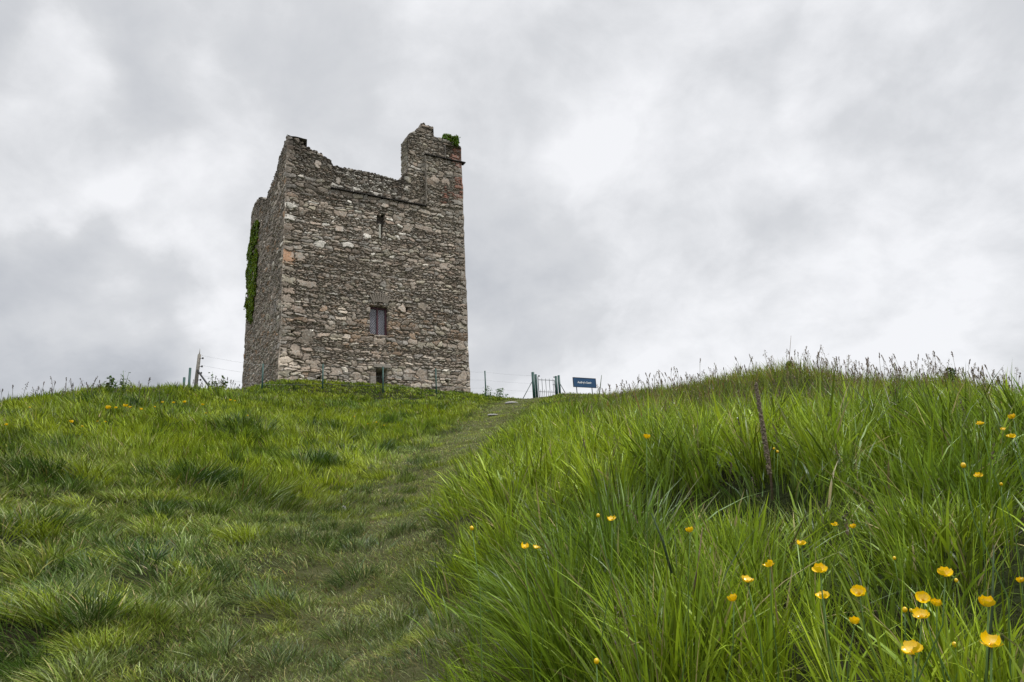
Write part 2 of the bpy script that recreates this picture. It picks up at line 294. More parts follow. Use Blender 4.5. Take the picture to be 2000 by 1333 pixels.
def masonry(W, topf, res, seed, colf=None, depthf=None, big=1.0, quoins=(True, True), zbase=0.0, extra=None):
    us = np.arange(0, W+res*.5, res); us[-1] = W; Hm = float(max(topf(us))); vs = np.arange(0, Hm-zbase+res, res)+zbase
    top = topf(us); U, Vv = np.meshgrid(us, vs, indexing='ij'); Vc = np.minimum(Vv, top[:, None])
    wu = U+.09*(fbm(U*3.3, Vc*3.3, seed+40)-.5)*2+.035*(vnoise(U*12, Vc*12, seed+44)-.5); wv = Vc+.085*(fbm(U*2.6, Vc*3.9, seed+50)-.5)*2+.03*(vnoise(U*12, Vc*15, seed+47)-.5)
    S = stones(W, Hm-zbase, seed, big, quoins); S[:, 1] += zbase
    if extra is not None:
        ex = np.array(extra); kp = np.ones(len(S), bool)
        for x in ex: kp &= ~((np.abs(S[:, 0]-x[0]) < x[2]*.95) & (np.abs(S[:, 1]-x[1]) < x[3]*.95))
        S = np.r_[S[kp], ex]
    F1 = np.full(U.shape, 9.0); F2 = np.full(U.shape, 9.0); ID = np.zeros(U.shape, int)
    for k, (cu, cv, su, sv) in enumerate(S):
        m = 2.3; i0 = max(0, int((cu-m*su)/res)-3); i1 = min(len(us), int((cu+m*su)/res)+4); j0 = max(0, int((cv-zbase-m*sv)/res)-3); j1 = min(len(vs), int((cv-zbase+m*sv)/res)+4)
        if i1 <= i0 or j1 <= j0: continue
        a = wu[i0:i1, j0:j1]-cu; b = wv[i0:i1, j0:j1]-cv; sl = .5*math.sin(k*12.9898)
        b = b+a*sl*.35
        D = ((np.abs(a)/su)**3.6+(np.abs(b)/sv)**3.6)**(1/3.6)
        f1 = F1[i0:i1, j0:j1]; f2 = F2[i0:i1, j0:j1]; idd = ID[i0:i1, j0:j1]
        better = D < f1; f2[:] = np.where(better, f1, np.minimum(f2, D)); idd[:] = np.where(better, k, idd); f1[:] = np.where(better, D, f1)
    r = np.random.default_rng(seed+5); ns = len(S); hs = r.uniform(-.015, .045, ns); tu = r.normal(0, .10, ns); tv = r.normal(0, .13, ns)
    size = np.minimum(S[ID, 2], S[ID, 3]); gap = (F2-F1)*size; e = sstep(.002, .026, gap)*sstep(1.5, 1.0, F1)
    disp = -.06+e*(.06+hs[ID]+tu[ID]*(wu-S[ID, 0])*.8+tv[ID]*(wv-S[ID, 1])+.007*(1-np.minimum(F1, 1)**2))+.012*(vnoise(U*22, Vc*22, seed+3)-.5)
    disp += .06*(fbm(U*.5, Vc*.5, seed+60)-.5)
    c0 = PAL[r.integers(0, len(PAL), ns)]*r.uniform(.72, 1.38, (ns, 1))
    pal = r.random(ns); c0[pal < .022] = np.array([.52, .50, .45])*r.uniform(.75, 1.1, ((pal < .022).sum(), 1)); m = (pal > .975); c0[m] = np.array([.225, .18, .145])*r.uniform(.8, 1.2, (m.sum(), 1))
    if colf is not None: c0 = colf(S, c0, r)
    C = c0[ID]*np.array([1.05, 1.0, .95])*(1.20+.34*fbm(U*9, Vc*9, seed+70, 3))[..., None]
    lich = sstep(.57, .66, fbm(U*6.5, Vc*6.5, seed+80, 3))*.45*sstep(.3, .8, fbm(U*.6, Vc*.6, seed+81)*1.3); C = C*(1-lich[..., None])+np.array([.40, .39, .35])*lich[..., None]
    C = C*(.70+.62*fbm(U*.75+3, Vc*.75, seed+110, 4))[..., None]; spk = sstep(.66, .74, fbm(U*17, Vc*17, seed+120, 2))*.5; C = C*(1-spk[..., None])+np.array([.46, .45, .41])*spk[..., None]
    mort = np.array([.150, .128, .104])*(.7+.9*fbm(U*1.3, Vc*1.3, seed+90))[..., None]
    C = mort*(1-e[..., None])+C*e[..., None]
    # damp dark streaking below wall heads (a stain with its own shape)
    st = sstep(1.6, .1, top[:, None]-Vc)*.35*(.4+1.1*fbm(U*2.5, Vc*.9, seed+95)); C = C*(1-np.clip(st, 0, .7)[..., None])
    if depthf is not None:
        dz, hole = depthf(U, Vc); disp = disp*(1-.7*hole)+dz; C = np.where((hole > .5)[..., None], C*.25, C)  # stone inside the openings darkened: their shade is painted into the colour
    return dict(us=us, vs=vs, U=U, V=Vc, Vraw=Vv, top=top, disp=disp, C=C)
def wall_mesh(name, m, origin, eu, n_out, n_side0, n_side1, W, thick, mat, parent, s0, s1, raggedtop=True):
    U, Vc, d = m['U'], m['V'], m['disp']; eu = np.array(eu)
    q0 = cornernoise(Vc, s0); q1 = cornernoise(Vc, s1); f0 = sstep(.14, .0, U); f1 = sstep(.14, .0, W-U)
    dd = d*(1-f0)*(1-f1)+q0*f0+q1*f1
    P = origin+U[..., None]*eu+Vc[..., None]*EZ+dd[..., None]*n_out+(q0*f0)[..., None]*n_side0+(q1*f1)[..., None]*n_side1
    nu, nv = U.shape; V = P.reshape(-1, 3); C = m['C'].reshape(-1, 3)
    i = np.arange(nu-1)[:, None]; j = np.arange(nv-1)[None, :]
    ok = (m['Vraw'][:-1, :-1] < np.maximum(m['top'][:-1], m['top'][1:])[:, None])
    a = i*nv+j; q = np.stack([a, a+nv, a+nv+1, a+1], -1)[ok]
    # wall head and back face
    ts = np.linspace(0, thick, 6); k = len(V); U0 = m['us']; tp = m['top']
    rows = []
    for kk, tq in enumerate(ts):
        z = tp+(.06*(vnoise(U0*5, U0*0+kk*1.7, 77)-.5) if 0 < kk < 5 else 0)
        rows.append(origin+U0[:, None]*eu+z[:, None]*EZ-n_out*tq+(P[np.arange(nu), -1]-(origin+U0[:, None]*eu+tp[:, None]*EZ))*(1 if kk == 0 else 0))
    rows.append(origin+U0[:, None]*eu+EZ*0-n_out*thick)
    R = np.array(rows); V = np.r_[V, R.reshape(-1, 3)]; cc = np.tile(np.array([[.22, .20, .17]]), (R.shape[0]*nu, 1))*(.7+.6*vnoise(np.arange(R.shape[0]*nu)*.37, np.arange(R.shape[0]*nu)*.0, 78))[:, None]
    C = np.r_[C, cc]; i = np.arange(nu-1)[:, None]; j = np.arange(R.shape[0]-1)[None, :]
    a = k+j*nu+i; q2 = np.stack([a, a+1, a+nu+1, a+nu], -1).reshape(-1, 4)
    return link(name, npmesh(name, V, np.r_[q, q2], None, C), mat, parent)

sm = bpy.data.materials.new('rubble_stone'); sm.use_nodes = True; t = sm.node_tree; b_ = t.nodes['Principled BSDF']; b_.inputs['Roughness'].default_value = .9; b_.inputs['Specular IOR Level'].default_value = .25
vc = t.nodes.new('ShaderNodeVertexColor'); vc.layer_name = 'Col'; gg = t.nodes.new('ShaderNodeNewGeometry')
n = t.nodes.new('ShaderNodeTexNoise'); t.links.new(gg.outputs['Position'], n.inputs['Vector']); n.inputs['Scale'].default_value = 14; n.inputs['Detail'].default_value = 8; n.inputs['Roughness'].default_value = .7
rp = t.nodes.new('ShaderNodeMapRange'); t.links.new(n.outputs['Fac'], rp.inputs[0]); rp.inputs[1].default_value = .3; rp.inputs[2].default_value = .7; rp.inputs[3].default_value = .55; rp.inputs[4].default_value = 1.5
mx = t.nodes.new('ShaderNodeVectorMath'); mx.operation = 'SCALE'; t.links.new(vc.outputs[0], mx.inputs[0]); t.links.new(rp.outputs[0], mx.inputs['Scale']); t.links.new(mx.outputs[0], b_.inputs['Base Color'])
bp = t.nodes.new('ShaderNodeBump'); bp.inputs['Distance'].default_value = .02; bp.inputs['Strength'].default_value = .8; t.links.new(n.outputs['Fac'], bp.inputs['Height']); t.links.new(bp.outputs[0], b_.inputs['Normal'])

tower = empty('castle_tower', TA, 0)
tag(tower, 'ruined grey-brown rubble stone tower house with broken parapet standing on the hilltop', 'castle')
O0 = np.zeros(3)
# front wall profile, read off the skyline
prof = [(560, 267), (571, 267), (572, 272), (583, 272), (585, 278), (592, 279), (594, 286), (606, 289), (608, 292), (620, 293), (622, 298), (629, 299), (631, 304), (636, 306), (650, 314), (652, 321), (690, 328), (720, 334), (750, 342), (785, 350),
        (787, 341), (791, 337), (795, 336), (798, 330), (798.6, 262), (803, 258), (811, 255), (815, 250), (820, 247), (823, 247), (824, 239), (829, 238), (832, 241), (836, 243), (848, 247), (849, 264), (856, 266), (870, 269), (880, 272), (890, 278), (899, 285), (901, 290)]
pf = np.array([on_front(*p) for p in prof]); pf[0, 0] = 0; pf[-1, 0] = 9.5
for k in range(1, len(pf)):
    if pf[k, 0] <= pf[k-1, 0]: pf[k, 0] = pf[k-1, 0]+.004
def top_front(u):
    h = np.interp(u, pf[:, 0], pf[:, 1]); st = np.floor(u*4.3+vnoise(u*2, u*0, 60)); return h+.07*(vnoise(st*.73, st*0, 61)-.5)+.03*(vnoise(u*16, u*0, 62)-.5)
zl1 = 16.836-TA[2]; zl2 = 19.984-TA[2]; ul1, um, = 2.22, 7.30
def rect(px0, py0, px1, py1):
    a = on_front(px0, py0); b = on_front(px1, py1); return min(a[0], b[0]), max(a[0], b[0]), min(a[1], b[1]), max(a[1], b[1])
WIN = rect(722.5, 597, 758, 655.5); DOOR = rect(734, 719, 756, 765); SLIT = rect(743, 440, 748, 467); SLH = rect(736, 419, 752, 440)
holes = [rect(568, 645, 573, 650), rect(620, 735, 628, 741), rect(870, 742, 877, 748), rect(792, 600, 797, 611), rect(716, 373, 721, 377), rect(741, 377, 747, 382), rect(768, 383, 774, 387), rect(853, 301, 858, 307), rect(872, 303, 878, 309), rect(745, 416, 752, 422), rect(796, 600, 806, 603)]
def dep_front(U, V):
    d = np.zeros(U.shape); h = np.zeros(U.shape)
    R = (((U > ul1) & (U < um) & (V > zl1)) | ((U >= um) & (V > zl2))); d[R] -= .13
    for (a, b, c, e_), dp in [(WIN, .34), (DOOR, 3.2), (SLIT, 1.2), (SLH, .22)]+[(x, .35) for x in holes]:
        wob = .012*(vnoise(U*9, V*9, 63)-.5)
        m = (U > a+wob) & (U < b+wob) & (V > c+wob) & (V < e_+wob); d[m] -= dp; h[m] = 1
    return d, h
def col_front(S, c, r):
    u, v = S[:, 0], S[:, 1]; n = len(S)
    rust = fbm(u*.9, v*1.4, 66)+.20*np.exp(-((v-3.6)/1.6)**2)-.15*(v > 6.5); m = (rust > .74) & (r.random(n) < .5); c[m] = np.array([.225, .170, .125])*r.uniform(.7, 1.25, (m.sum(), 1))
    wh = ((u < 6) & (v > 7.2) & (v < 10.0) & (r.random(n) < .10)) | ((u > ul1) & (u < 5.8) & (v > zl1+.05) & (r.random(n) < .42)); c[wh] = np.array([.60, .59, .55])*r.uniform(.7, 1.1, (wh.sum(), 1))
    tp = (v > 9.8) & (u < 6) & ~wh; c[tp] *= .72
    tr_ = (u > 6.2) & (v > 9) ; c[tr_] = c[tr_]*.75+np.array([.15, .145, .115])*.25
    rd = (u > 9.18+.15*np.sin(v*3)) & (v > 12.0) & (v < 14.55); c[rd] = np.array([.25, .125, .09])*r.uniform(.7, 1.15, (rd.sum(), 1))
    rd2 = (u > 8.2) & (v > 10.9) & (v < 11.9) & (r.random(n) < .4); c[rd2] = np.array([.23, .12, .09])
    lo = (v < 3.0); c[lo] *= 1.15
    for ex_ in exs[1:]:
        m = (np.abs(u-ex_[0]) < .02) & (np.abs(v-ex_[1]) < .02); c[m] = np.array([.27, .235, .20])*r.uniform(.85, 1.15)
    og = (np.abs(u-.35) < .3) & (np.abs(v-on_front(562, 498)[1]) < .3); c[og] = (.30, .19, .125)
    return c
# notable large stones seen in the photograph: pixel centre and half sizes
exs = []
for px, py, hu, hv, in ((562, 498, .27, .30), (587, 502, .22, .22), (597, 657, .28, .33), (578, 685, .3, .25), (612, 713, .3, .25), (655, 727, .33, .22), (823, 729, .26, .26), (644, 641, .28, .13), (600, 555, .45, .15), (697, 737, .26, .17), (784, 602, .18, .24), (690, 617, .13, .22), (758, 555, .13, .22), (808, 557, .16, .16),
                        (904, 735, .22, .25), (900, 675, .25, .2), (752, 404, .2, .16), (828, 446, .5, .15), (662, 446, .2, .26), (628, 397, .11, .12), (636, 398, .10, .10), (621, 321, .15, .2), (660, 350, .12, .25), (711, 352, .18, .16), (850, 350, .3, .2), (872, 354, .25, .2), (795, 446, .3, .2), (870, 520, .28, .2), (560, 585, .25, .22)):
    u_, v_ = on_front(px, py); exs.append((u_, v_, hu, hv))
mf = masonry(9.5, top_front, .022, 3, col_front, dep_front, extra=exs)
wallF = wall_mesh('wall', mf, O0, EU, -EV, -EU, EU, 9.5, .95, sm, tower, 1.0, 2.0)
wallF['label'] = 'front wall with window, doorway and arrow slit'
pl = [(559.5, 268), (555, 282), (549, 297), (543, 316), (540, 334), (534, 348), (529, 364), (524, 377), (520, 389), (518, 390), (513, 386), (509, 386), (503, 391), (498, 401), (494.5, 409), (493.6, 412)]
lf = np.array([on_left(*p) for p in pl]); lf[0, 0] = 0; lf[-1, 0] = TD
for k in range(1, len(lf)):
    if lf[k, 0] <= lf[k-1, 0]: lf[k, 0] = lf[k-1, 0]+.01
print('left profile', np.round(lf, 2).tolist()); print('front profile', np.round(pf, 2).tolist(), 'WIN', WIN, 'DOOR', DOOR)
def top_left(v): return np.interp(v, lf[:, 0], lf[:, 1])+.10*(vnoise(np.floor(v*4.1), v*0, 64)-.5)
def col_left(S, c, r): c *= .95; m = r.random(len(S)) < .05; c[m] = (.24, .16, .10); return c
ml = masonry(TD, top_left, .03, 21, col_left)
wall_mesh('wall', ml, O0, EV, -EU, -EV, EV, TD, .95, sm, tower, 1.0, 3.0)
topc = lambda h: (lambda u: h+.5*(fbm(u*.8, u*0, 65)-.5)+.1*(vnoise(np.floor(u*4), u*0, 67)-.5))
mr_ = masonry(TD, lambda v: np.interp(v, [0, 2.4, 2.5, 7.5, 7.6, TD], [pf[-1, 1], pf[-1, 1]-.3, 11.2, 11.3, 12.6, 12.4]), .06, 31)
wall_mesh('wall', mr_, EU*9.5, EV, EU, -EV, EV, TD, .95, sm, tower, 2.0, 4.0)
mb_ = masonry(9.5, topc(11.3), .06, 41)
wall_mesh('wall', mb_, EV*TD, EU, EV, -EU, EU, 9.5, .95, sm, tower, 3.0, 4.0)
# side of the tall right-hand turret, facing the broken gap
ut = on_front(798.6, 300)[0]; zt = on_front(798.6, 262)[1]
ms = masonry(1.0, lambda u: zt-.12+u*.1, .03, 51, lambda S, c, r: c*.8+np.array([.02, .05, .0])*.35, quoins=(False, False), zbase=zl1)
U, Vv = ms['U'], ms['V']; P = EU*(ut-.03)+U[..., None]*EV*.98+EV*.14+Vv[..., None]*EZ-EU*(ms['disp'][..., None]*.6)
nu, nv = U.shape; i = np.arange(nu-1)[:, None]; j = np.arange(nv-1)[None, :]; a = i*nv+j; ok = ms['Vraw'][:-1, :-1] < np.maximum(ms['top'][:-1], ms['top'][1:])[:, None]
link('turret_side', npmesh('turret_side', P.reshape(-1, 3), np.stack([a, a+nv, a+nv+1, a+1], -1)[ok], None, ms['C'].reshape(-1, 3)), sm, tower)
def MU(): return np.c_[EU, EV, EZ]
slab = mat_simple('slate_slab', (.030, .027, .024), .85, .2, .6, 25)
def drip(u0, u1, z, proud=.10):
    mb = MB(); u = u0; k = 0
    while u < u1-.02:
        L = min(random.uniform(.45, .8), u1-u); mb.box(EU*(u+L/2)-EV*(proud/2-.12)+EZ*(z+random.uniform(-.012, .012)), (L-.006, proud+.24, .05), MU()); u += L; k += 1
    return mb.build('drip_course', slab, tower)
drip(ul1-.05, um+.03, zl1+.02); drip(um-.03, 9.72, zl2+.02, .10)
# thin upright slabs edging the recessed parapet panel
mb = MB()
for k in range(7): mb.box(EU*(um+.005)-EV*(.02)+EZ*(zl1+.32+k*.42), (.055, .12, .38), MU())
mb.build('jamb_stones', mat_simple('pale_dressed_stone', (.20, .18, .15), .9, .2, .6, 20), tower)
# relieving arch over the window: upright voussoirs fanned
mb = MB(); wc = (WIN[0]+WIN[1])/2; a0 = on_front(740, 596)[1]
for k in range(9):
    th = math.radians(-26+k*6.5); cx = wc+.05+math.sin(th)*.95; cz = a0-.62+math.cos(th)*1.0
    M = MU()@np.array([[math.cos(th), 0, math.sin(th)], [0, 1, 0], [-math.sin(th), 0, math.cos(th)]])
    mb.box(EU*cx+EV*(.012-random.uniform(0, .02))+EZ*cz, (random.uniform(.075, .1), .14, random.uniform(.40, .52)), M)
mb.build('relieving_arch', mat_simple('weathered_arch_stone', (.20, .175, .145), .9, .2, .7, 18, .35), tower)
# window: maroon frame, mullion, leaded lights
maroon = mat_simple('maroon_paint', (.075, .022, .032), .5, .4, .1, 30); lead = mat_simple('lead_came', (.40, .40, .43), .5, .4)
glass = mat_simple('old_glass', (.075, .075, .10), .12, .7, .0, 6, .5)
w0, w1, z0, z1 = WIN; dp = .24
wf = MB()
for (a, b, c, d) in ((w0-.01, w0+.06, z0-.01, z1+.01), (w1-.10, w1-.01, z0-.01, z1+.01), (w0+.06, w1-.10, z0-.01, z0+.04), (w0+.06, w1-.10, z1-.09, z1+.01)):
    wf.box(EU*(a+b)/2+EV*dp+EZ*(c+d)/2, (b-a, .09, d-c), MU())
window = wf.build('window', maroon, tower)
mu = MB(); wm = w0+.06+(w1-w0-.16)*.5; mu.box(EU*wm+EV*(dp-.006)+EZ*(z0+z1)/2, (.075, .09, z1-z0-.135), MU()); mu.build('mullion', maroon, window)
for a, b in ((w0+.06, wm-.0375), (wm+.0375, w1-.10)):
    g = MB(); g.box(EU*(a+b)/2+EV*(dp+.02)+EZ*(z0+z1)/2, (b-a-.004, .01, z1-z0-.135), MU()); g.build('pane', glass, window)
    lt = MB(); c, d = z0+.04, z1-.09; st = .105; sx = b-a
    for sg in (1, -1):
        k = -20
        while k < 40:
            # diagonal x = a + s, z = c + k*st*1.35 + sg*s*1.35, clipped to the light
            zs = c+k*st*1.35; s0_, s1_ = 0.0, sx
            za, zb = zs, zs+sg*1.35*sx
            pts = []
            for s in np.linspace(0, sx, 25):
                z = zs+sg*1.35*s
                if c <= z <= d: pts.append((s, z))
            if len(pts) > 1:
                lt.tube([EU*(a+pts[0][0])+EV*(dp+.008)+EZ*pts[0][1], EU*(a+pts[-1][0])+EV*(dp+.008)+EZ*pts[-1][1]], .007, 4)
            k += 1
    lt.build('lattice', lead, window)
# lintel and jamb of the low doorway
mb = MB(); mb.box(EU*((DOOR[0]+DOOR[1])/2+.02)-EV*.005+EZ*(DOOR[3]+.09), (.85, .3, .16), MU()); mb.box(EU*(DOOR[0]-.16)-EV*.012+EZ*(DOOR[2]+.45), (.27, .2, .5), MU())
mb.build('lintel', mat_simple('pale_dressed_stone_low', (.27, .245, .21), .9, .2, .8, 12, .3), tower)
mb = MB(); mb.box(EU*(SLIT[0]-.045)-EV*.01+EZ*(SLIT[2]+SLIT[3])/2, (.085, .10, SLIT[3]-SLIT[2]+.02), MU()); mb.build('slit_jamb', mat_simple('pale_slit_stone', (.42, .41, .36), .9, .2, .5, 15), tower)
# floor slab closing the tower inside
mb = MB(); mb.box(EU*4.75+EV*TD/2+EZ*9.2, (7.5, TD-2.0, .25), MU()); mb.build('roof_floor', slab, tower)

# ------------------------------------------------------------------ leaf clusters (ivy, bushes)
leafm = mat_leaf('leaf', .30, .45, .02)
def leaves(P, Nrm, size, cols, r):
    n = len(P); a = np.cross(Nrm, r.normal(size=(n, 3))); a /= np.linalg.norm(a, axis=1)[:, None]+1e-9; b = np.cross(Nrm, a)
    s = (size*r.uniform(.6, 1.3, n))[:, None]
    V = np.stack([P-a*s*.5, P+b*s*.42+Nrm*s*.12, P+a*s*.55, P-b*s*.42+Nrm*s*.12], 1).reshape(-1, 3)
    i = np.arange(n)[:, None]*4; return V, i+np.array([[0, 1, 2, 3]]), np.repeat(cols, 4, 0)
def unit(v): return v/(np.linalg.norm(v, axis=-1, keepdims=True)+1e-9)
def greens(n, r, base, var=.35): return np.array(base)*r.uniform(1-var, 1+var, (n, 1))*np.array([1, 1, 1])*(1+.15*r.normal(size=(n, 3)))
r = np.random.default_rng(5)
# ivy on the left wall
poly = np.array([on_left(*p) for p in ((503, 432), (507, 440), (506, 480), (505, 520), (502, 560), (499, 600), (495, 630), (487, 622), (480, 600), (480, 570), (484, 520), (488, 480), (496, 440))])
def inpoly(x, y, p):
    c = np.zeros(x.shape, bool); j = len(p)-1
    for i in range(len(p)):
        m = ((p[i, 1] > y) != (p[j, 1] > y)) & (x < (p[j, 0]-p[i, 0])*(y-p[i, 1])/(p[j, 1]-p[i, 1]+1e-12)+p[i, 0]); c ^= m; j = i
    return c
x = r.uniform(poly[:, 0].min()-.3, TD+.04, 30000); y = r.uniform(poly[:, 1].min()-.4, poly[:, 1].max()+.3, 30000)
xx = x+.9*(fbm(x*1.6, y*1.6, 70)-.5)+.5*(vnoise(x*5, y*5, 75)-.5); ok = inpoly(xx, y+.6*(fbm(x*1.5+9, y*1.5, 71)-.5), poly) & (r.random(len(x)) < 1.3*sstep(.36, .56, fbm(x*2.8, y*2.0, 72))); x, y = x[ok], y[ok]
th = .02+.20*fbm(x*1.8, y*1.8, 73)*r.random(len(x))**.5
P = x[:, None]*EV+y[:, None]*EZ-EU*th[:, None]; Nr = unit(-EU+.6*r.normal(size=(len(x), 3))+EZ*.3)
gc = greens(len(x), r, (.16, .24, .012), .5)*(.5+.8*fbm(x*1.1, y*1.1, 74))[:, None]
V, q, C = leaves(P, Nr, .10, gc, r)
iv = link('ivy', npmesh('ivy', V, q, None, C), leafm, None, TA); tag(iv, 'bright green ivy hanging down the shaded left wall of the stone tower', 'ivy')
def bush(name, px, py, rx, rz, label, cat, n=2600, size=.10, base=(.12, .20, .012), Yp=None):
    u_, z_ = on_front(px, py) if Yp is None else (0, 0)
    c = TA+EU*u_+EV*.45+EZ*z_ if Yp is None else at(px, py, Yp)
    d = unit(r.normal(size=(n, 3))); rr = r.uniform(.25, 1, n)**.5; bump = .75+.5*vnoise(d[:, 0]*2.5+5, d[:, 2]*2.5+5, 80)
    P = d*(rr*bump)[:, None]*np.array([rx, rx*.8, rz]); gc = greens(n, r, base)*(.55+.8*r.random((n, 1)))
    V, q, C = leaves(P, unit(d+.7*r.normal(size=(n, 3))), size, gc, r)
    o = link(name, npmesh(name, V, q, None, C), leafm, None, c); return tag(o, label, cat)
bu = bush('ivy_bush', 880, 268, .46, .38, 'rounded bright green ivy bush growing on top of the right turret', 'bush')
# the clump spills down the corner
n = 900; z = r.uniform(-.5, .1, n); P = EU[None]*(.32+.07*r.normal(size=(n, 1)))+EZ[None]*z[:, None]-EV[None]*(.5+.05*r.normal(size=(n, 1)))
V, q, C = leaves(P, unit(-EV+.7*r.normal(size=(n, 3))), .09, greens(n, r, (.11, .19, .012)), r)
link('hanging_spray', npmesh('hanging_spray', V, q, None, C), leafm, bu)

# ------------------------------------------------------------------ fence, gate, sign, strainer post
green = mat_simple('dark_green_paint', (.012, .060, .048), .45, .4, .05, 60, .2); wirem = mat_simple('galvanised_wire', (.30, .31, .32), .4, .5, 0, 50, .1, .6)
timber = mat_simple('weathered_timber', (.20, .185, .16), .9, .2, .8, 30, .35); black = mat_simple('black_plastic', (.015, .015, .015), .4, .4); greym = mat_simple('grey_steel', (.10, .115, .115), .5, .5, .1, 60, .2, .4)
fence = empty('wire_fence', tuple(at(631, 745, 28)*np.array([1, 1, 0])+np.array([0, 0, g1(at(631, 745, 28)[0], 28)])))
fo = np.array(fence.location); tag(fence, 'low wire fence on thin dark green posts along the grassy crest before the tower', 'fence')
tops = []
for px, py, Y in ((360, 738, 25.2), (371.5, 719.5, 25.4), (514, 711, 26.6), (631, 711.5, 28.2), (748, 717, 29.8), (851, 720, 31.2), (947, 725, 32.2)):
    T = at(px, py, Y); zg = g1(T[0], Y); tops.append(T); mb = MB()
    mb.tube([np.array([T[0], Y, zg-.3])-fo, T-fo], .032 if px > 400 else .045, 10); mb.ball(T-fo, .034 if px > 400 else .046, 10, 4, (1, 1, .35)); mb.build('post', green, fence, True)
def catenary(a, b, sag=.03, n=9):
    return [a+(b-a)*s-EZ*sag*4*s*(1-s) for s in np.linspace(0, 1, n)]
G0 = at(1041, 730, 33.0)
chain = tops[2:]+[G0+np.array([0, 0, -.05])]
SP = at(388, 694, 25.6)
for dz in (.06, .45, .85):
    pts = []
    seq = [SP+np.array([.12, 0, -.02-(dz-.06)*1.0])]+[c-EZ*dz for c in chain]
    for k in range(len(seq)-1): pts += catenary(seq[k], seq[k+1])[0 if k == 0 else 1:]
    mb = MB(); mb.tube([p-fo for p in pts], .0035, 5); mb.build('wire', wirem, fence)
# timber strainer post
zg = g1(SP[0], 25.6); sp = empty('strainer_post', (SP[0], 25.6, zg)); tag(sp, 'weathered timber strainer post with round black insulators and a diagonal brace left of the tower', 'fence post')
so_ = np.array([SP[0], 25.6, zg]); H = SP[2]-zg
lean = np.array([.03, 0, 0]); mb = MB(); mb.tube([(-.05, 0, -.3), (-.02, 0, H*.5), (.03, 0, H+.02)], [.075, .07, .062], 12); mb.build('post', timber, sp, True)
mb = MB(); mb.tube([(.02, 0, H-.03), (.03, 0, H+.08), (.035, 0, H+.26)], [.05, .018, .004], 8); mb.build('splinter', timber, sp, True)
for k, (py, of) in enumerate(((701, .10), (717, .09), (729.5, .06), (743, .06))):
    z = at(388, py, 25.6)[2]-zg; mb = MB(); mb.tube([(.0, -.02, z), (.15, -.04, z)], .012, 8); mb.ball((.19-.01*k, -.04, z), .042, 10, 8, (.75, 1, 1)); mb.build('insulator', black, sp, True)
mb = MB(); b1 = at(409, 748, 25.2)-so_; mb.tube([np.array([.02, -.07, at(388, 724, 25.6)[2]-zg]), np.array([b1[0]+.3, -.4, b1[2]-.55])], .035, 10); mb.build('brace', black, sp, True)
# gate
gy = 33.0; gp = [(1040.5, 728, 33.0, .075), (1046.2, 732, 33.15, .06), (1085.6, 735.5, 33.55, .062), (1091, 734, 33.75, .062)]
gb = at(1043, 776, 33); gz = g1(gb[0], 33); gate = empty('metal_gate', (gb[0], 33, gz)); go = np.array([gb[0], 33, gz])
tag(gate, 'small open-barred metal gate between paired dark green posts at the top of the path', 'gate')
gt = []
for px, py, Y, rd in gp:
    T = at(px, py, Y); gt.append(T); mb = MB(); z = g1(T[0], Y); mb.tube([np.array([T[0], Y, z-.3])-go, T-go], rd, 12); mb.ball(T-go, rd*1.02, 12, 4, (1, 1, .3)); mb.build('gate_post', green, gate, True)
A = at(1051, 741, 33.05)-go; B = at(1084, 743, 33.02)-go; Ax = A[0]; Bx = B[0]; zt_ = A[2]-.02; zb = at(1055, 764.5, 33)[2]-go[2]; z0g = .06
leafo = MB(); leafo.tube([(Ax, 0, z0g), (Ax, 0, zt_+.16)], .02, 8); leafo.tube([(Bx, 0, z0g), (Bx, 0, zt_)], .016, 8)
for z, rr in ((zt_, .014), (zb, .012), (z0g+.04, .014)): leafo.tube([(Ax, 0, z), (Bx, 0, z)], rr, 8)
leaf_o = leafo.build('gate_leaf', greym, gate, True); ya = math.radians(24); leaf_o.rotation_euler = (0, 0, ya); leaf_o.location = (Ax*(1-math.cos(ya)), .1-Ax*math.sin(ya), 0); leaf_o.scale = (1/math.cos(ya), 1, 1); leaf_o.location[0] = Ax-Ax; leaf_o.location[1] = .1-Ax*math.tan(ya)
for k in range(1, 5):
    x_ = Ax+(Bx-Ax)*k/4.4
    mb = MB(); mb.tube([(x_, .002, z0g+.04), (x_, .002, zt_+.04), (x_, .002, zt_+.10)], [.011, .011, .003], 8); mb.build('bar', greym, leaf_o, True)
for k in range(5):
    x_ = Ax+(Bx-Ax)*(k+.5)/4.4
    mb = MB(); mb.tube([(x_, .002, z0g+.04), (x_, .002, zb+.06), (x_, .002, zb+.12)], [.009, .009, .003], 8); mb.build('bar', greym, leaf_o, True)
mb = MB(); mb.ball((Ax+.05, 0, zt_+.17), .045, 10, 8); mb.build('hinge', greym, gate, True)
mb = MB(); mb.ball((Bx-.03, 0, zt_+.07), .035, 10, 8, (1.6, 1, .8)); mb.build('hinge', greym, gate, True)
zl = at(1079, 752, 33)[2]-go[2]; mb = MB(); mb.box((Bx-.06, 0, zl), (.16, .03, .02)); mb.box((Bx-.01, 0, zl-.08), (.05, .04, .12)); mb.build('latch', greym, gate)
for (a, b, nm) in (((1038.5, 747, 33.0), (1022, 778, 32.6), 'brace'), ((1094.5, 751, 33.2), (1103, 766, 33.0), 'brace')):
    mb = MB(); P0 = at(*a)-go; P1 = at(*b)-go; P1 = P1+(P1-P0)*.12; mb.tube([P0, P1], .020, 8); mb.build(nm, greym, gate, True)
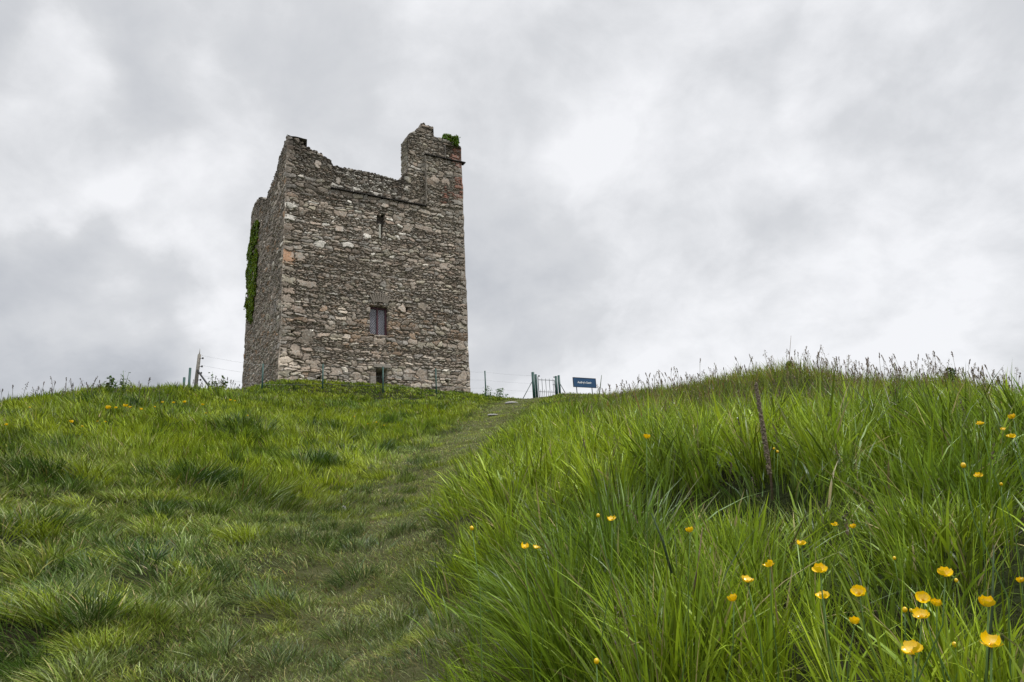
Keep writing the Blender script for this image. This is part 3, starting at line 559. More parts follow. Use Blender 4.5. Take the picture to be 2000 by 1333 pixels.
# sign
sy = 33.5; tl = at(1118, 737.5, sy); blp = at(1121, 754, sy); trp = at(1164, 741, sy+.0)
W_ = (at(1164, 741, sy)[0]-tl[0])/math.cos(math.radians(28)); hS = tl[2]-blp[2]+.02; cx = (tl[0]+trp[0])/2; cz = (tl[2]+trp[2])/2-hS/2; zg = g1(cx, sy)
sign = empty('information_sign', (cx, sy, zg)); tag(sign, 'dark blue rectangular sign with a white heading on two short legs beside the gate', 'sign')
blue = mat_simple('blue_sign_face', (.005, .060, .155), .35, .5, 0, 3, .2); sw = .0
yawS = math.radians(28); sign.rotation_euler = (0, 0, yawS)
mb = MB(); mb.box((0, 0, cz-zg), (W_, .03, hS)); board = mb.build('board', blue, sign)
dk = mat_simple('dark_sign_edge', (.012, .022, .045), .5, .4)
mb = MB(); t_ = .018
for c, s in (((0, -.004, cz-zg+hS/2+t_/2), (W_+2*t_, .045, t_)), ((0, -.004, cz-zg-hS/2-t_/2), (W_+2*t_, .045, t_)), ((-W_/2-t_/2, -.004, cz-zg), (t_, .045, hS)), ((W_/2+t_/2, -.004, cz-zg), (t_, .045, hS))): mb.box(c, s)
mb.build('frame', dk, sign)
for sx in (-.36*W_/.5*.5, .33*W_):
    mb = MB(); mb.tube([(sx, .03, -.3), (sx, .03, cz-zg+hS*.3)], .022, 10); mb.build('leg', dk, sign, True)
whitem = mat_simple('white_lettering', (.78, .80, .80), .6, .3, 0, 5, .03); palem = mat_simple('pale_blue_lettering', (.16, .24, .34), .6, .3, 0, 5, .03)
def text(s, size, x, z, mat, off=.004):
    cu = bpy.data.curves.new('lettering', 'FONT'); cu.body = s; cu.size = size; cu.align_x = 'CENTER'; cu.align_y = 'CENTER'; cu.extrude = .002; cu.offset = off
    to = bpy.data.objects.new('lettering_tmp', cu); COL.objects.link(to); bpy.context.view_layer.update()
    me = bpy.data.meshes.new_from_object(to.evaluated_get(bpy.context.evaluated_depsgraph_get())); bpy.data.objects.remove(to)
    me.materials.clear(); o = link('lettering', me, mat, board, (x, -.019, z)); o.rotation_euler = (math.pi/2, 0, 0); return o
text("Audley\u2019s Castle", .135, 0.0, cz-zg+.0, whitem)

# ------------------------------------------------------------------ buttercups (heads placed first, so the grass can part round them)
petalm = mat_leaf('buttercup_petal', .25, .22, .10, False, (.94, .585, .004)); stemm = mat_leaf('flower_stem', .1, .5, .05, False, (.11, .19, .04)); stam = mat_simple('stamens', (.62, .36, .01), .7, .2, 0, 900, .4)
FL = [ # px, py, width px, kind (0 open cup, 1 side cup, 2 bud, 3 facing), yaw, label
 (1263, 857, 16, 1, 'lone buttercup high above the dark hollow in the tall grass'), (1195, 1017, 21, 0, 'open buttercup centre right with a small bud just left of it'), (1168, 1010, 9, 2, 'small yellow bud left of an open buttercup in centre right grass'),
 (922, 1035, 10, 2, 'small half-closed buttercup farthest left, at the edge of the worn path'), (1025, 1071, 20, 0, 'left one of two buttercups side by side near the path edge'), (1047, 1072, 17, 0, 'right one of two buttercups side by side near the path edge'),
 (1348, 1040, 18, 1, 'buttercup alone beside a dark leaning stalk in mid grass'), (1630, 1027, 14, 0, 'left and upper of a small buttercup pair in mid right grass'), (1667, 1032, 15, 1, 'right and lower of a small buttercup pair in mid right grass'),
 (1566, 1065, 20, 0, 'flat buttercup just below the small pair, mid right'), (1503, 1107, 24, 0, 'highest of three buttercups stepping down to the left'), (1460, 1137, 28, 0, 'middle one of three buttercups stepping down to the left'), (1433, 1175, 22, 1, 'lowest of three buttercups stepping down to the left'),
 (1602, 1118, 30, 0, 'buttercup with spread petals crossed by grass blades, right foreground'), (1608, 1168, 28, 0, 'shallow buttercup seen edge-on, left of the round open one'), (1678, 1160, 30, 3, 'round open buttercup facing the viewer with petals fully shown'),
 (1669, 1219, 22, 1, 'buttercup half hidden by blades directly below the round open one'), (1747, 1093, 8, 2, 'tiny closed bud standing above the right foreground flowers'), (1846, 1124, 30, 0, 'spread buttercup with a round bud at its lower right'), (1868, 1137, 9, 2, 'round bud just lower right of a spread buttercup'),
 (1803, 1172, 30, 3, 'buttercup with a dark gap in its cup, upper of the right foreground cluster'), (1767, 1195, 12, 2, 'round bud at the left of the right foreground cluster'), (1780, 1196, 9, 2, 'narrow bud between the round bud and the clustered buttercups'), (1800, 1206, 34, 0, 'wide buttercup at the lower centre of the right foreground cluster'), (1830, 1184, 24, 1, 'buttercup behind blades at the right of the foreground cluster'),
 (1930, 1185, 34, 1, 'tall-petalled buttercup split by upright blades near the right edge'), (1783, 1275, 42, 0, 'large low buttercup at the bottom, left of a similar one'), (1937, 1262, 44, 0, 'largest buttercup at bottom right with widely spread petals'), (1866, 1263, 12, 2, 'folded bud between the two large bottom buttercups'),
 (1165, 1296, 13, 2, 'small yellow flower low at the bottom centre right'), (1995, 1138, 16, 1, 'buttercup cut by the right edge beside the foreground flowers'), (1995, 1063, 10, 1, 'small buttercup at the right edge above the dark grass'), (1915, 830, 16, 0, 'pale-edged buttercup left of the upper right trio'), (1979, 818, 16, 1, 'topmost buttercup at the upper right edge'),
 (1960, 840, 11, 0, 'small flat buttercup in the middle of the upper right group'), (1975, 855, 18, 0, 'lowest buttercup of the upper right group'), (1882, 913, 12, 2, 'buttercup half closed, upper left of a flat one at right'), (1912, 932, 17, 0, 'flat buttercup in the right grass below the upper right group'), (1956, 948, 7, 2, 'tiny bud lower right of the flat buttercup at right'),
 (1512, 878, 5, 2, 'tiny yellow bud just right of the dead dock stalk'), (1519, 884, 6, 2, 'second tiny bud lower right of the dead dock stalk'), (1669, 1329, 12, 1, 'buttercup cut by the bottom edge below the round open one'),
 (1885, 1215, 7, 2, 'tiny bud right of the foreground cluster, above the big bottom flowers'), (1732, 1133, 6, 2, 'tiny orange bud right of and above the round open buttercup'), (1725, 1090, 6, 1, 'tiny buttercup partly hidden left of the lone closed bud')]
flowers = []
for px, py, wpx, kd, lab in FL:
    real = {0: .024, 1: .021, 2: .011, 3: .026}[kd]; D = real*FPX/wpx; D = min(max(D, .62), 3.4)
    d = ray(px, py); P = d*D; flowers.append((P, real if kd != 2 else max(.007, wpx*D/FPX), kd, lab))
def petal_mesh(R, cup, seed):            # one rounded petal, cupped
    rr = random.Random(seed); nu_, nv_ = 6, 5; V = []; F = []
    for i_ in range(nu_+1):
        s = i_/nu_; wdt = R*.56*math.sin(min(1, s*1.02+.06)*math.pi*.62)*(1 if s < .85 else 1-.35*((s-.85)/.15)**2)
        for j_ in range(nv_+1):
            q_ = j_/nv_*2-1; x = R*s*(1-.06*q_*q_*s)*math.cos(cup*s*.8); z = R*s*math.sin(cup*s)+.16*R*q_*q_*s; V.append((x, wdt*q_, z+.02*R*rr.random()))
    for i_ in range(nu_):
        for j_ in range(nv_): a_ = i_*(nv_+1)+j_; F.append((a_, a_+nv_+1, a_+nv_+2, a_+1))
    me = bpy.data.meshes.new('petal'); me.from_pydata(V, [], F); me.update()
    for p in me.polygons: p.use_smooth = True
    me.materials.append(petalm); return me
PM = {0: [petal_mesh(1, c, k) for k, c in enumerate((.55, 1.05, .35))], 1: [petal_mesh(1, c, k) for k, c in enumerate((.9, 1.3))], 3: [petal_mesh(1, c, k) for k, c in enumerate((.55, .7))]}
mb = MB(); mb.ball((0, 0, .12), .17, 10, 6, (1, 1, .7))
for k in range(16):
    th = k*2.4; rr = .1+.12*(k % 3)/2; mb.ball((rr*math.cos(th), rr*math.sin(th), .22+.04*(k % 2)), .035, 5, 4)
mb.v = mb.v; stam_o = mb.build('stamens', stam, None, True); STAM = stam_o.data; bpy.data.objects.remove(stam_o)
mb = MB(); mb.ball((0, 0, .35), .5, 12, 8, (.85, .85, 1)); tmpo = mb.build('tmp', petalm, None, True); BUD = tmpo.data; BUD.name = 'bud'; bpy.data.objects.remove(tmpo)
for fi, (P, size, kd, lab) in enumerate(flowers):
    rr = random.Random(fi*7+1); gx, gy_ = P[0]+rr.uniform(-.07, .07), P[1]+rr.uniform(.0, .10); zg = g1(gx, gy_)
    if P[2]-zg < .06: zg = P[2]-.1
    root = empty('buttercup', (gx, gy_, zg)); tag(root, lab, 'buttercup', 'buttercups in the tall grass'); o_ = np.array([gx, gy_, zg]); T = P-o_
    tow = -P/np.linalg.norm(P)           # towards the viewer's path
    up = np.array([0, 0, 1.0])+{0: .35, 1: .15, 2: .1, 3: 1.25}[kd]*tow+np.array([rr.uniform(-.2, .2), rr.uniform(-.15, .15), 0]); up /= np.linalg.norm(up)
    mid = T*.55+np.array([rr.uniform(-.03, .03), rr.uniform(-.02, .03), 0]); mb = MB(); R = size/2
    mb.tube([(0, 0, -.02), mid*.5*np.array([.7, .7, 1]), mid, T*.8+mid*.02, T-up*R*.15], [.0016, .0015, .0013, .0011, .001], 6); mb.build('stem', stemm, root, True)
    zq = Vector(up).to_track_quat('Z', 'Y')
    def part(nm, me, sc_, rz, par=root):
        o = bpy.data.objects.new(nm, me); COL.objects.link(o); o.parent = par; o.location = tuple(T); o.rotation_mode = 'QUATERNION'
        o.rotation_quaternion = zq @ Vector((0, 0, 1)).rotation_difference(Vector((0, 0, 1))) @ __import__('mathutils').Quaternion((0, 0, 1), rz); o.scale = (sc_,)*3; return o
    if kd == 2: part('bud', BUD, size*.9, 0)
    else:
        r0 = rr.uniform(0, 6.28)
        for k in range(5):
            ml_ = PM[kd]; part('petal', ml_[(k+fi) % len(ml_)], R*rr.uniform(.98, 1.15)*{0: .92, 1: 1.0, 3: .92}[kd], r0+k*1.2566+rr.uniform(-.1, .1))
        part('stamens', STAM, R*.95, 0)
FP = np.array([f[0] for f in flowers])
# small distant buttercups in the left meadow
mb = MB(); mb.tube([(0, 0, -.02), (0, 0, .3)], .003, 5); tmpo = mb.build('tmp', stemm); DST = tmpo.data; bpy.data.objects.remove(tmpo)
FAR = [(211, 799, 14, 'tall'), (226, 798, 8, ''), (245, 795, 13, ''), (254, 797, 8, ''), (276, 801, 8, ''), (317, 787, 7, ''), (339, 788, 7, ''), (360, 787, 9, ''), (396, 792, 8, ''), (450, 783, 7, ''), (459, 784, 5, ''), (139, 826, 11, ''), (161, 834, 6, ''), (12, 831, 8, ''), (58, 797, 5, ''), (190, 824, 5, ''), (206, 825, 5, ''), (302, 796, 5, ''), (402, 808, 5, ''), (484, 813, 5, ''), (735, 826, 5, ''), (718, 829, 4, ''), (750, 832, 4, ''), (692, 815, 4, '')]
FLAB = ['orange-yellow buttercup clump leftmost of the bright row under the left skyline weeds', 'small buttercup just right of the leftmost bright one below the left weeds', 'brightest wide buttercup below the leafy weeds on the left skyline', 'buttercup touching the right side of the brightest wide one', 'pale buttercup right of the bright row below the left weeds',
 'faint buttercup under the skyline, first right of the weeds', 'faint buttercup under the skyline, second right of the weeds', 'buttercup straight below the short dark post', 'buttercup straight below the timber strainer post', 'left of a faint buttercup pair near the tower foot', 'right of a faint buttercup pair near the tower foot',
 'yellow buttercup in the left meadow, larger of two', 'paler small buttercup right of the larger one in the left meadow', 'buttercup at the far left edge of the meadow', 'speck of yellow near the far left skyline', 'left speck of two faint yellow flowers mid left meadow', 'right speck of two faint yellow flowers mid left meadow', 'yellow speck below the skyline between weeds and post', 'yellow speck in the grass below the strainer brace', 'yellow speck in the meadow left of the tower corner',
 'yellow speck in the meadow below the tower door', 'yellow speck left of the one below the tower door', 'yellow speck right of the one below the tower door', 'yellow speck below the tower window']
for k, (px, py, wpx, _) in enumerate(FAR):
    # walk out until the sight line meets the meadow just above the ground
    Y = 5.0
    while Y < 27:
        P = at(px, py, Y)
        if P[2] < g1(P[0], Y)+.30: break
        Y += .15
    P = at(px, py, Y); R = wpx*Y/FPX/2*.9; root = empty('buttercup', (P[0], Y, P[2]-.3)); tag(root, FLAB[k], 'buttercup', 'distant buttercups in the left meadow')
    o = link('stem', DST, None, root)
    for q_ in range(5):
        o = bpy.data.objects.new('petal', PM[0][q_ % 3]); COL.objects.link(o); o.parent = root; o.location = (0, 0, .3); o.rotation_euler = (0, -.1, q_*1.2566+k); o.scale = (R, R, R)

# ------------------------------------------------------------------ grass
grassm = mat_leaf('grass_blade', .27, .36, .034)
def build_blades(name, x, y, L, Wd, lx, ly, bend, col, segs, label, cat='grass', tipcol=None, z0=None, droop=.35):
    n = len(x); z = (ground(x, y) if z0 is None else z0)-.012
    ln = np.hypot(lx, ly); up = np.sqrt(np.clip(1-np.clip(ln, 0, .93)**2, .1, 1))
    fa = rng.uniform(0, math.pi, n); sx = np.cos(fa); sy_ = np.sin(fa)
    ts = np.linspace(0, 1, segs+1); V = np.empty((n, 2*segs+1, 3), np.float32); C = np.empty((n, 2*segs+1, 3), np.float32)
    bl = bend; dx = lx/(ln+1e-6); dy = ly/(ln+1e-6)
    for k, t_ in enumerate(ts):
        hx = lx*t_+dx*bl*t_*t_*.6; hy_ = ly*t_+dy*bl*t_*t_*.6; vz = up*t_-bl*droop*t_**2.5
        cx_ = x+L*hx; cy_ = y+L*hy_; cz_ = z+L*vz
        wk = Wd*.5*(.75+.5*t_ if t_ < .4 else .95*(1-((t_-.4)/.6)**1.8)+.0)
        cc = col*(.92+.16*t_)
        if tipcol is not None and t_ > .7: cc = col*(1-(t_-.7)/.3)+tipcol*((t_-.7)/.3)
        if k < segs:
            V[:, 2*k, 0] = cx_-sx*wk; V[:, 2*k, 1] = cy_-sy_*wk; V[:, 2*k, 2] = cz_
            V[:, 2*k+1, 0] = cx_+sx*wk; V[:, 2*k+1, 1] = cy_+sy_*wk; V[:, 2*k+1, 2] = cz_
            C[:, 2*k] = cc; C[:, 2*k+1] = cc
        else:
            V[:, -1, 0] = cx_; V[:, -1, 1] = cy_; V[:, -1, 2] = cz_; C[:, -1] = cc
    m = 2*segs+1; base = np.arange(n)[:, None]*m
    q = np.concatenate([base+np.array([[2*k, 2*k+1, 2*k+3, 2*k+2]]) for k in range(segs-1)]) if segs > 1 else None
    tr = base+np.array([[2*segs-2, 2*segs-1, 2*segs]])
    return V.reshape(-1, 3), q, tr, C.reshape(-1, 3)
def join(parts):
    V = []; Q = []; T = []; C = []; b = 0
    for v, q, t_, c in parts:
        V.append(v); C.append(c); T.append(t_+b)
        if q is not None: Q.append(q+b)
        b += len(v)
    return np.concatenate(V), np.concatenate(Q), np.concatenate(T), np.concatenate(C)
def sample(n0, d0, ex, dmin, dmax, azl, azr):
    ds = np.geomspace(dmin, dmax, 80); dens = n0*np.minimum(1, (d0/ds)**ex); az = math.radians(azr-azl)
    mid = (ds[1:]+ds[:-1])/2; cnt = az*mid*(ds[1:]-ds[:-1])*(dens[1:]+dens[:-1])/2
    k = rng.poisson(cnt); d = np.repeat(ds[:-1], k)+rng.random(k.sum())*np.repeat(ds[1:]-ds[:-1], k); a = np.radians(rng.uniform(azl, azr, len(d)))
    return d*np.sin(a), d*np.cos(a), d
def clear_flowers(x, y, d, L):           # thin the blades that press straight against a flower head
    keep = np.ones(len(x), bool)
    for P, size in [(f[0], f[1]) for f in flowers]+[(at(a_, b_, 3.5), .05) for a_, b_ in ((1476, 748), (1484, 790), (1491, 830), (1497, 870))]:
        D = np.linalg.norm(P[:2]); ux, uy = P[0]/D, P[1]/D; al = x*ux+y*uy; pe = np.abs(x*uy-y*ux)
        rr = .55*size*al/D+.007
        keep &= ~((al < D+.02) & (al > D*.25) & (pe < rr))
    return keep
def mixc(a, b, t_): return a*(1-t_[:, None])+b*t_[:, None]
c_ = lambda *v: np.array(v)
BRIGHT, LIME, DARK, BLUEG, GREY, DRY, RED = c_(.170, .250, .013), c_(.290, .355, .018), c_(.034, .080, .007), c_(.085, .175, .030), c_(.220, .270, .075), c_(.42, .34, .16), c_(.24, .12, .05)

def tus_field(x, y):
    f = np.zeros(len(x)); gx = np.zeros(len(x)); gy_ = np.zeros(len(x)); hh = np.zeros(len(x))
    for tx, ty, r, h in TW:
        dx = x-tx; dy = y-ty; g = np.exp(-(dx*dx+dy*dy)/(r*r)*1.4); f = np.maximum(f, g); hh += g*h*.75; gx += g*dx/r*1.5; gy_ += g*dy/r*1.5
    return f, hh, gx, gy_

def cells(x, y, s, seed):
    if seed not in _tabs: _tabs[seed] = np.random.default_rng(1000+seed).random((256, 256))
    T = _tabs[seed]; xi = np.floor(x/s).astype(int); yi = np.floor(y/s).astype(int); bd = np.full(len(x), 1e9); bx = x.copy(); by = y.copy(); bi = np.zeros(len(x)); bj = np.zeros(len(x))
    for a in (-1, 0, 1):
        for b in (-1, 0, 1):
            i_, j_ = xi+a, yi+b; cx = (i_+T[i_ & 255, j_ & 255])*s; cy = (j_+T[(i_+97) & 255, (j_+31) & 255])*s; wt = .75+.6*T[(i_+13) & 255, (j_+71) & 255]
            dd = ((x-cx)**2+(y-cy)**2)*wt; m = dd < bd; bd = np.where(m, dd, bd); bx = np.where(m, cx, bx); by = np.where(m, cy, by); bi = np.where(m, T[(i_+51) & 255, (j_+7) & 255], bi); bj = np.where(m, T[(i_+5) & 255, (j_+151) & 255], bj)
    return (x-bx)/s, (y-by)/s, bi, bj
def meadow():
    parts = []
    for (dmin, dmax, segs) in ((1.7, 6.0, 4), (6.0, 40, 2)):
        x, y, d = sample(9500, 3.4, 1.62, dmin, dmax, -45 if dmin > 5 else -60, 18)
        bs = bank_side(x, y); k = (bs < .12*rng.normal(size=len(x))) ; x, y, d = x[k], y[k], d[k]
        # nothing grows inside the tower
        lu = (x-TA[0])*EU[0]+(y-TA[1])*EU[1]; lv = (x-TA[0])*EV[0]+(y-TA[1])*EV[1]; k = ~((lu > .02) & (lu < 9.48) & (lv > .02)); x, y, d = x[k], y[k], d[k]
        big = d > 6; cs = np.where(big, .34, .21)
        cdx, cdy, cr1, cr2 = cells(x, y, .21, 201); ddx, ddy, dr1, dr2 = cells(x, y, .33, 202); cdx = np.where(big, ddx, cdx); cdy = np.where(big, ddy, cdy); cr1 = np.where(big, dr1, cr1); cr2 = np.where(big, dr2, cr2); cs = np.where(big, .33, .21)
        wl0 = sstep(.3, 1.3, path_dist(x, y)); pull = rng.uniform(-.1, .5, len(x))*(.25+.75*wl0); x = x-cdx*cs*pull; y = y-cdy*cs*pull
        n = len(x); pd = path_dist(x, y); pw = np.interp(y, [0, 5, 9, 16, 30], [1.1, 1.1, 1.0, .9, 1.1])
        wild = sstep(.25, 1.0, pd/pw*.62+.35*(fbm(x*.9, y*.9, 100)-.5))              # 0 on the worn path, 1 in the meadow
        far = sstep(5.5, 10, y); cl = fbm(x*2.2, y*2.2, 101); cl2 = vnoise(x*6, y*6, 102)
        tf, th, tgx, tgy = tus_field(x, y)
        L = (.05+.035*cl)*(1-wild)+wild*((.10+.09*cl)*(1-far)+(.20+.17*cl)*far)
        L *= 1-.42*sstep(23, 27, y)
        L = L*rng.uniform(.55, 1.35, n)*(.50+.70*cr1)*(.9+.2*cl2)*(1-.12*far)*(1.15-.45*np.hypot(cdx, cdy))+th*.9*rng.uniform(.5, 1.1, n)
        tuft = sstep(.80, .86, cr1)*(1-wild)*(y < 14); L *= 1+.75*tuft
        # bare, trodden spots
        bare = sstep(.62, .72, fbm(x*1.7+3, y*1.7, 103)+.12*(1-wild)*(1-far)); bx, by = at(800, 1195, 4.4)[:2]; bare = np.maximum(bare*.75, np.exp(-((x-bx)**2+(y-by)**2)/.03))
        gapf = np.zeros(n)
        for tx, ty, r_, h_ in TW: gapf = np.maximum(gapf, np.exp(-(((x-tx+.15*r_)/(.62*r_))**2+((y-ty+.62*r_)/(.38*r_))**2)))
        bare = np.maximum(bare, np.clip(gapf*1.5-.25, 0, 1)*1.12)
        bare = np.maximum(bare, (1-wild)*sstep(.60, .72, fbm(x*2.6, y*1.5, 108))*.8); k = rng.random(n) > bare*.7; gr = np.stack([fbm(x*2.2+.1, y*2.2, 101)-cl, fbm(x*2.2, y*2.2+.1, 101)-cl], 1)*14
        wa_ = fbm(x*.35, y*.35, 104)*6.3+.9; lx = .30*np.cos(wa_)+rng.normal(0, .30, n)*(1-.3*far)-gr[:, 0]*.35+tgx*.55+.04+cdx*(.62-.30*far)+.30*(cr2-.5); ly = .30*np.sin(wa_)*.6+rng.normal(0, .26, n)-gr[:, 1]*.35+tgy*.55-.02+cdy*(.62-.30*far)
        sc_ = np.hypot(lx, ly); lim = np.where(wild > .5, .75, .9); f_ = np.where(sc_ > lim, lim/sc_, 1); lx *= f_; ly *= f_
        Wd = (.0030*(1-wild)+.0042*wild)*rng.uniform(.7, 1.3, n)*np.maximum(1, (d/3.0)**.86)
        g = fbm(x*.8+20, y*.8, 105); g2 = fbm(x*3.1, y*3.1, 106)
        col = mixc(np.tile(BRIGHT, (n, 1)), LIME, np.clip(g*1.3-.15+far*.15, 0, 1)); col = mixc(col, BLUEG, np.clip((.62-g)*2.2, 0, .8)*(1-far*.5))
        nearg = (1-sstep(6.5, 10.5, y)); pth = (1-wild)
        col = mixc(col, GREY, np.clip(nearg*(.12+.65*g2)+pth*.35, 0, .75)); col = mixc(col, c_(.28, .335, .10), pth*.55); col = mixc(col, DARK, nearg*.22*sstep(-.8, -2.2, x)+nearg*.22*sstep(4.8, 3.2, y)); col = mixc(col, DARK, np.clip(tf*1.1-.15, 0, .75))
        dry = rng.random(n) < (.035+.10*pth+.04*nearg); col[dry] = DRY*rng.uniform(.6, 1.2, (dry.sum(), 1)); rd_ = rng.random(n) < .006; col[rd_] = RED
        col = mixc(col, DARK, np.maximum(np.clip((cr2-.62)*2.6, 0, .8)*(1-.5*pth), tuft*.75)); col = mixc(col, LIME, np.clip((.30-cr2)*2.6, 0, .7)); pale = rng.random(n) < .10*(1-far); col[pale] = mixc(col[pale], np.tile(c_(.38, .42, .20), (pale.sum(), 1)), np.full(pale.sum(), .7)); col = col*rng.uniform(.35, 1.45, (n, 1))*(.8+.4*fbm(x*.5, y*.5, 107))[:, None]
        bend = rng.uniform(.15, .85, n)*(1-.55*far)
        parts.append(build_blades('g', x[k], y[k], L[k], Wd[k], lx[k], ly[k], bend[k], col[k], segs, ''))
        print('meadow blades', k.sum())
    for (dmin, dmax) in ((1.7, 9.0), (9.0, 30)):
        x, y, d = sample(11000, 3.6, 1.55, dmin, dmax, -45 if dmin > 8 else -60, 18); bs = bank_side(x, y); pd = path_dist(x, y); k = (bs < .05) & (rng.random(len(x)) < np.where(d < 9, 1.0, sstep(2.2, .8, pd)))
        gapf = np.zeros(len(x))
        for tx, ty, r_, h_ in TW: gapf = np.maximum(gapf, np.exp(-(((x-tx+.15*r_)/(.62*r_))**2+((y-ty+.62*r_)/(.38*r_))**2)))
        k &= rng.random(len(x)) > np.clip(gapf*1.5-.25, 0, 1)
        k &= rng.random(len(x)) > .85*sstep(.60, .72, fbm(x*2.6, y*1.5, 108))*sstep(1.0, .3, pd)
        x, y, d = x[k], y[k], d[k]; n = len(x); L = .038*rng.uniform(.5, 1.4, n)*(1+sstep(.5, 1.5, path_dist(x, y))); g2 = fbm(x*3.1, y*3.1, 106); wa_ = fbm(x*1.4, y*1.4, 109)*9
        col = mixc(np.tile(BRIGHT, (n, 1)), GREY, np.clip(.15+g2*.9, 0, .9)); pdd = sstep(1.1, .35, path_dist(x, y)); col = mixc(col, c_(.285, .335, .105), pdd*.65); dry = rng.random(n) < .10+.08*pdd; col[dry] = DRY*rng.uniform(.5, 1.35, (dry.sum(), 1)); brn = rng.random(n) < .05*pdd+.03; col[brn] = c_(.12, .065, .035); col = col*rng.uniform(.4, 1.4, (n, 1))
        parts.append(build_blades('g', x, y, L, .0028*rng.uniform(.7, 1.3, n)*np.maximum(1, (d/3.0)**.88), .5*np.cos(wa_)+rng.normal(0, .35, n), .4*np.sin(wa_)+rng.normal(0, .3, n), rng.uniform(.2, .9, n), col, 2, '')); print('turf', n)
    V, q, tr, C = join(parts)
    tag(link('meadow_grass', npmesh('meadow_grass', V, q, tr, C), grassm), 'short trampled path turf and uneven green meadow grass left of the tall bank', 'grass', kind='stuff')
meadow()

hx0, hy0 = at(1330, 930, 3.6)[:2]; hx1, hy1 = at(1900, 1090, 1.9)[:2]
def bank():
    parts = []
    for (dmin, dmax, segs) in ((.34, 2.6, 6), (2.6, 6.5, 4), (6.5, 36, 2)):
        x, y, d = sample(6400, 2.3, 1.42, dmin, dmax, -16, 46)
        bs = bank_side(x, y); k = (bs > .10*rng.normal(size=len(x))); x, y, d, bs = x[k], y[k], d[k], bs[k]; n = len(x)
        cl = fbm(x*2.0, y*2.0, 111); cl2 = vnoise(x*5, y*5, 112); hill = sstep(5.2, 7.6, y)*sstep(.6, 2.4, x)
        cdx, cdy, cr1, cr2 = cells(x, y, .30, 203); pull = rng.uniform(-.1, .55, n); x = x-cdx*.30*pull; y = y-cdy*.30*pull
        rise = sstep(0, .35, bs)
        L = (.20+.20*cl+.06*cl2)*(.55+.45*rise); L = L*(1-hill)+hill*(.15+.13*cl); L = np.where(y > 12, L*.72, L); L = np.where(y > 20, L*.7, L)
        L *= (.70+.62*cr1)*(1.12-.35*np.hypot(cdx, cdy)); hol = np.zeros(n)
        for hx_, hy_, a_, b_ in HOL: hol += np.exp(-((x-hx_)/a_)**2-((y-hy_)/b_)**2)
        L *= (1-.45*np.clip(hol, 0, 1)); L *= rng.uniform(.55, 1.3, n)
        zg = ground(x, y)
        azm = x/np.maximum(y, .1); lowz = sstep(.16, .22, azm)
        cz0 = np.interp(d, [1.3, 1.8, 3.2, 3.45], [9, .05, .10, 9]); cz0 = np.where((azm > .50) & (azm < .85), np.minimum(cz0, np.interp(d, [.9, 1.15, 1.8, 1.95], [9, -.06, -.10, 9])), cz0); cap = np.clip(np.minimum(np.where(lowz > .5, cz0, 9)-zg, 9)-0, -9, 9); cap = np.minimum(cap, 9); cap0 = cap; cap = np.clip(np.interp(d, [.3, .8, 1.4, 2.2, 3.2, 4.5], [-.20, -.10, .03, .32, .9, 9])-zg, .08, 1)*rng.uniform(.6, 1.12, n); L = np.minimum(L, np.minimum(cap, np.maximum(cap0, .07)*rng.uniform(.6, 1.2, n)))
        keep = rng.random(n) > .80*np.clip(hol*1.5-.15, 0, 1); keep &= rng.random(n) < (.22+.78*sstep(.36, .54, cl)+hill+sstep(2.2, 1.3, d))
        keep &= clear_flowers(x, y, d, L)
        gr = np.stack([fbm(x*2.0+.1, y*2.0, 111)-cl, fbm(x*2.0, y*2.0+.1, 111)-cl], 1)*12
        edge = (1-sstep(0, .5, bs)); lx = rng.normal(0, .15, n)-gr[:, 0]*.18-edge*.36+.10*(fbm(x*.7, y*.7, 113)-.5); ly = rng.normal(0, .15, n)-gr[:, 1]*.25-.03
        lx += cdx*.26+.20*(cr2-.5); ly += cdy*.32+.2*(cr1-.5); lodge = rng.random(n) < .10; lx[lodge] += rng.normal(0, .5, lodge.sum()); ly[lodge] += rng.normal(0, .4, lodge.sum())
        sc_ = np.hypot(lx, ly); f_ = np.where(sc_ > .85, .85/sc_, 1); lx *= f_; ly *= f_
        broad = rng.random(n) < .42*(1-hill); Wd = np.where(broad, .0074, .0031)*rng.gamma(6, 1/6, n)*np.maximum(1, (d/2.3)**.75)*(1-.35*hill)*np.where(d < 1.1, .8, 1); Wd = np.minimum(Wd, .0105*np.maximum(1, (d/2.3)**.8))
        g = fbm(x*.9, y*.9, 115); col = mixc(np.tile(BRIGHT, (n, 1)), LIME, np.clip(g*1.4+.05, 0, 1)*rng.random(n)**.5); col = mixc(col, DARK, np.clip((.55-g)*1.6, 0, .7)); bl = rng.random(n)**2*.35; col = mixc(col, BLUEG, bl)
        hg = hill*np.clip(.35+.9*(fbm(x*.9, y*.9, 116)-.3), 0, 1); col = mixc(col, c_(.150, .165, .022), hg*.75); rdm = rng.random(n) < hill*.13*(.3+1.4*fbm(x*1.3, y*1.3, 117)); col[rdm] = RED*rng.uniform(.6, 1.3, (rdm.sum(), 1))
        dry = rng.random(n) < .04; col[dry] = DRY*rng.uniform(.4, 1.1, (dry.sum(), 1))
        col = mixc(col, DARK, np.clip((cr2-.62)*1.6, 0, .55)); col = mixc(col, c_(.028, .062, .010), np.clip(hol*1.3-.1, 0, .92)); col = col*rng.uniform(.40, 1.85, (n, 1)); bend = rng.gamma(1.6, .26, n)*(1-.3*hill)*np.where(broad, 1.1, .8)  # blades in the hollows tinted darker, painting the hollow's shade into them
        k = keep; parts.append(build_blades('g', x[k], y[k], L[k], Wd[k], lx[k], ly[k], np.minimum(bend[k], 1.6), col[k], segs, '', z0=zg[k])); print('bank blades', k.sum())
    V, q, tr, C = join(parts)
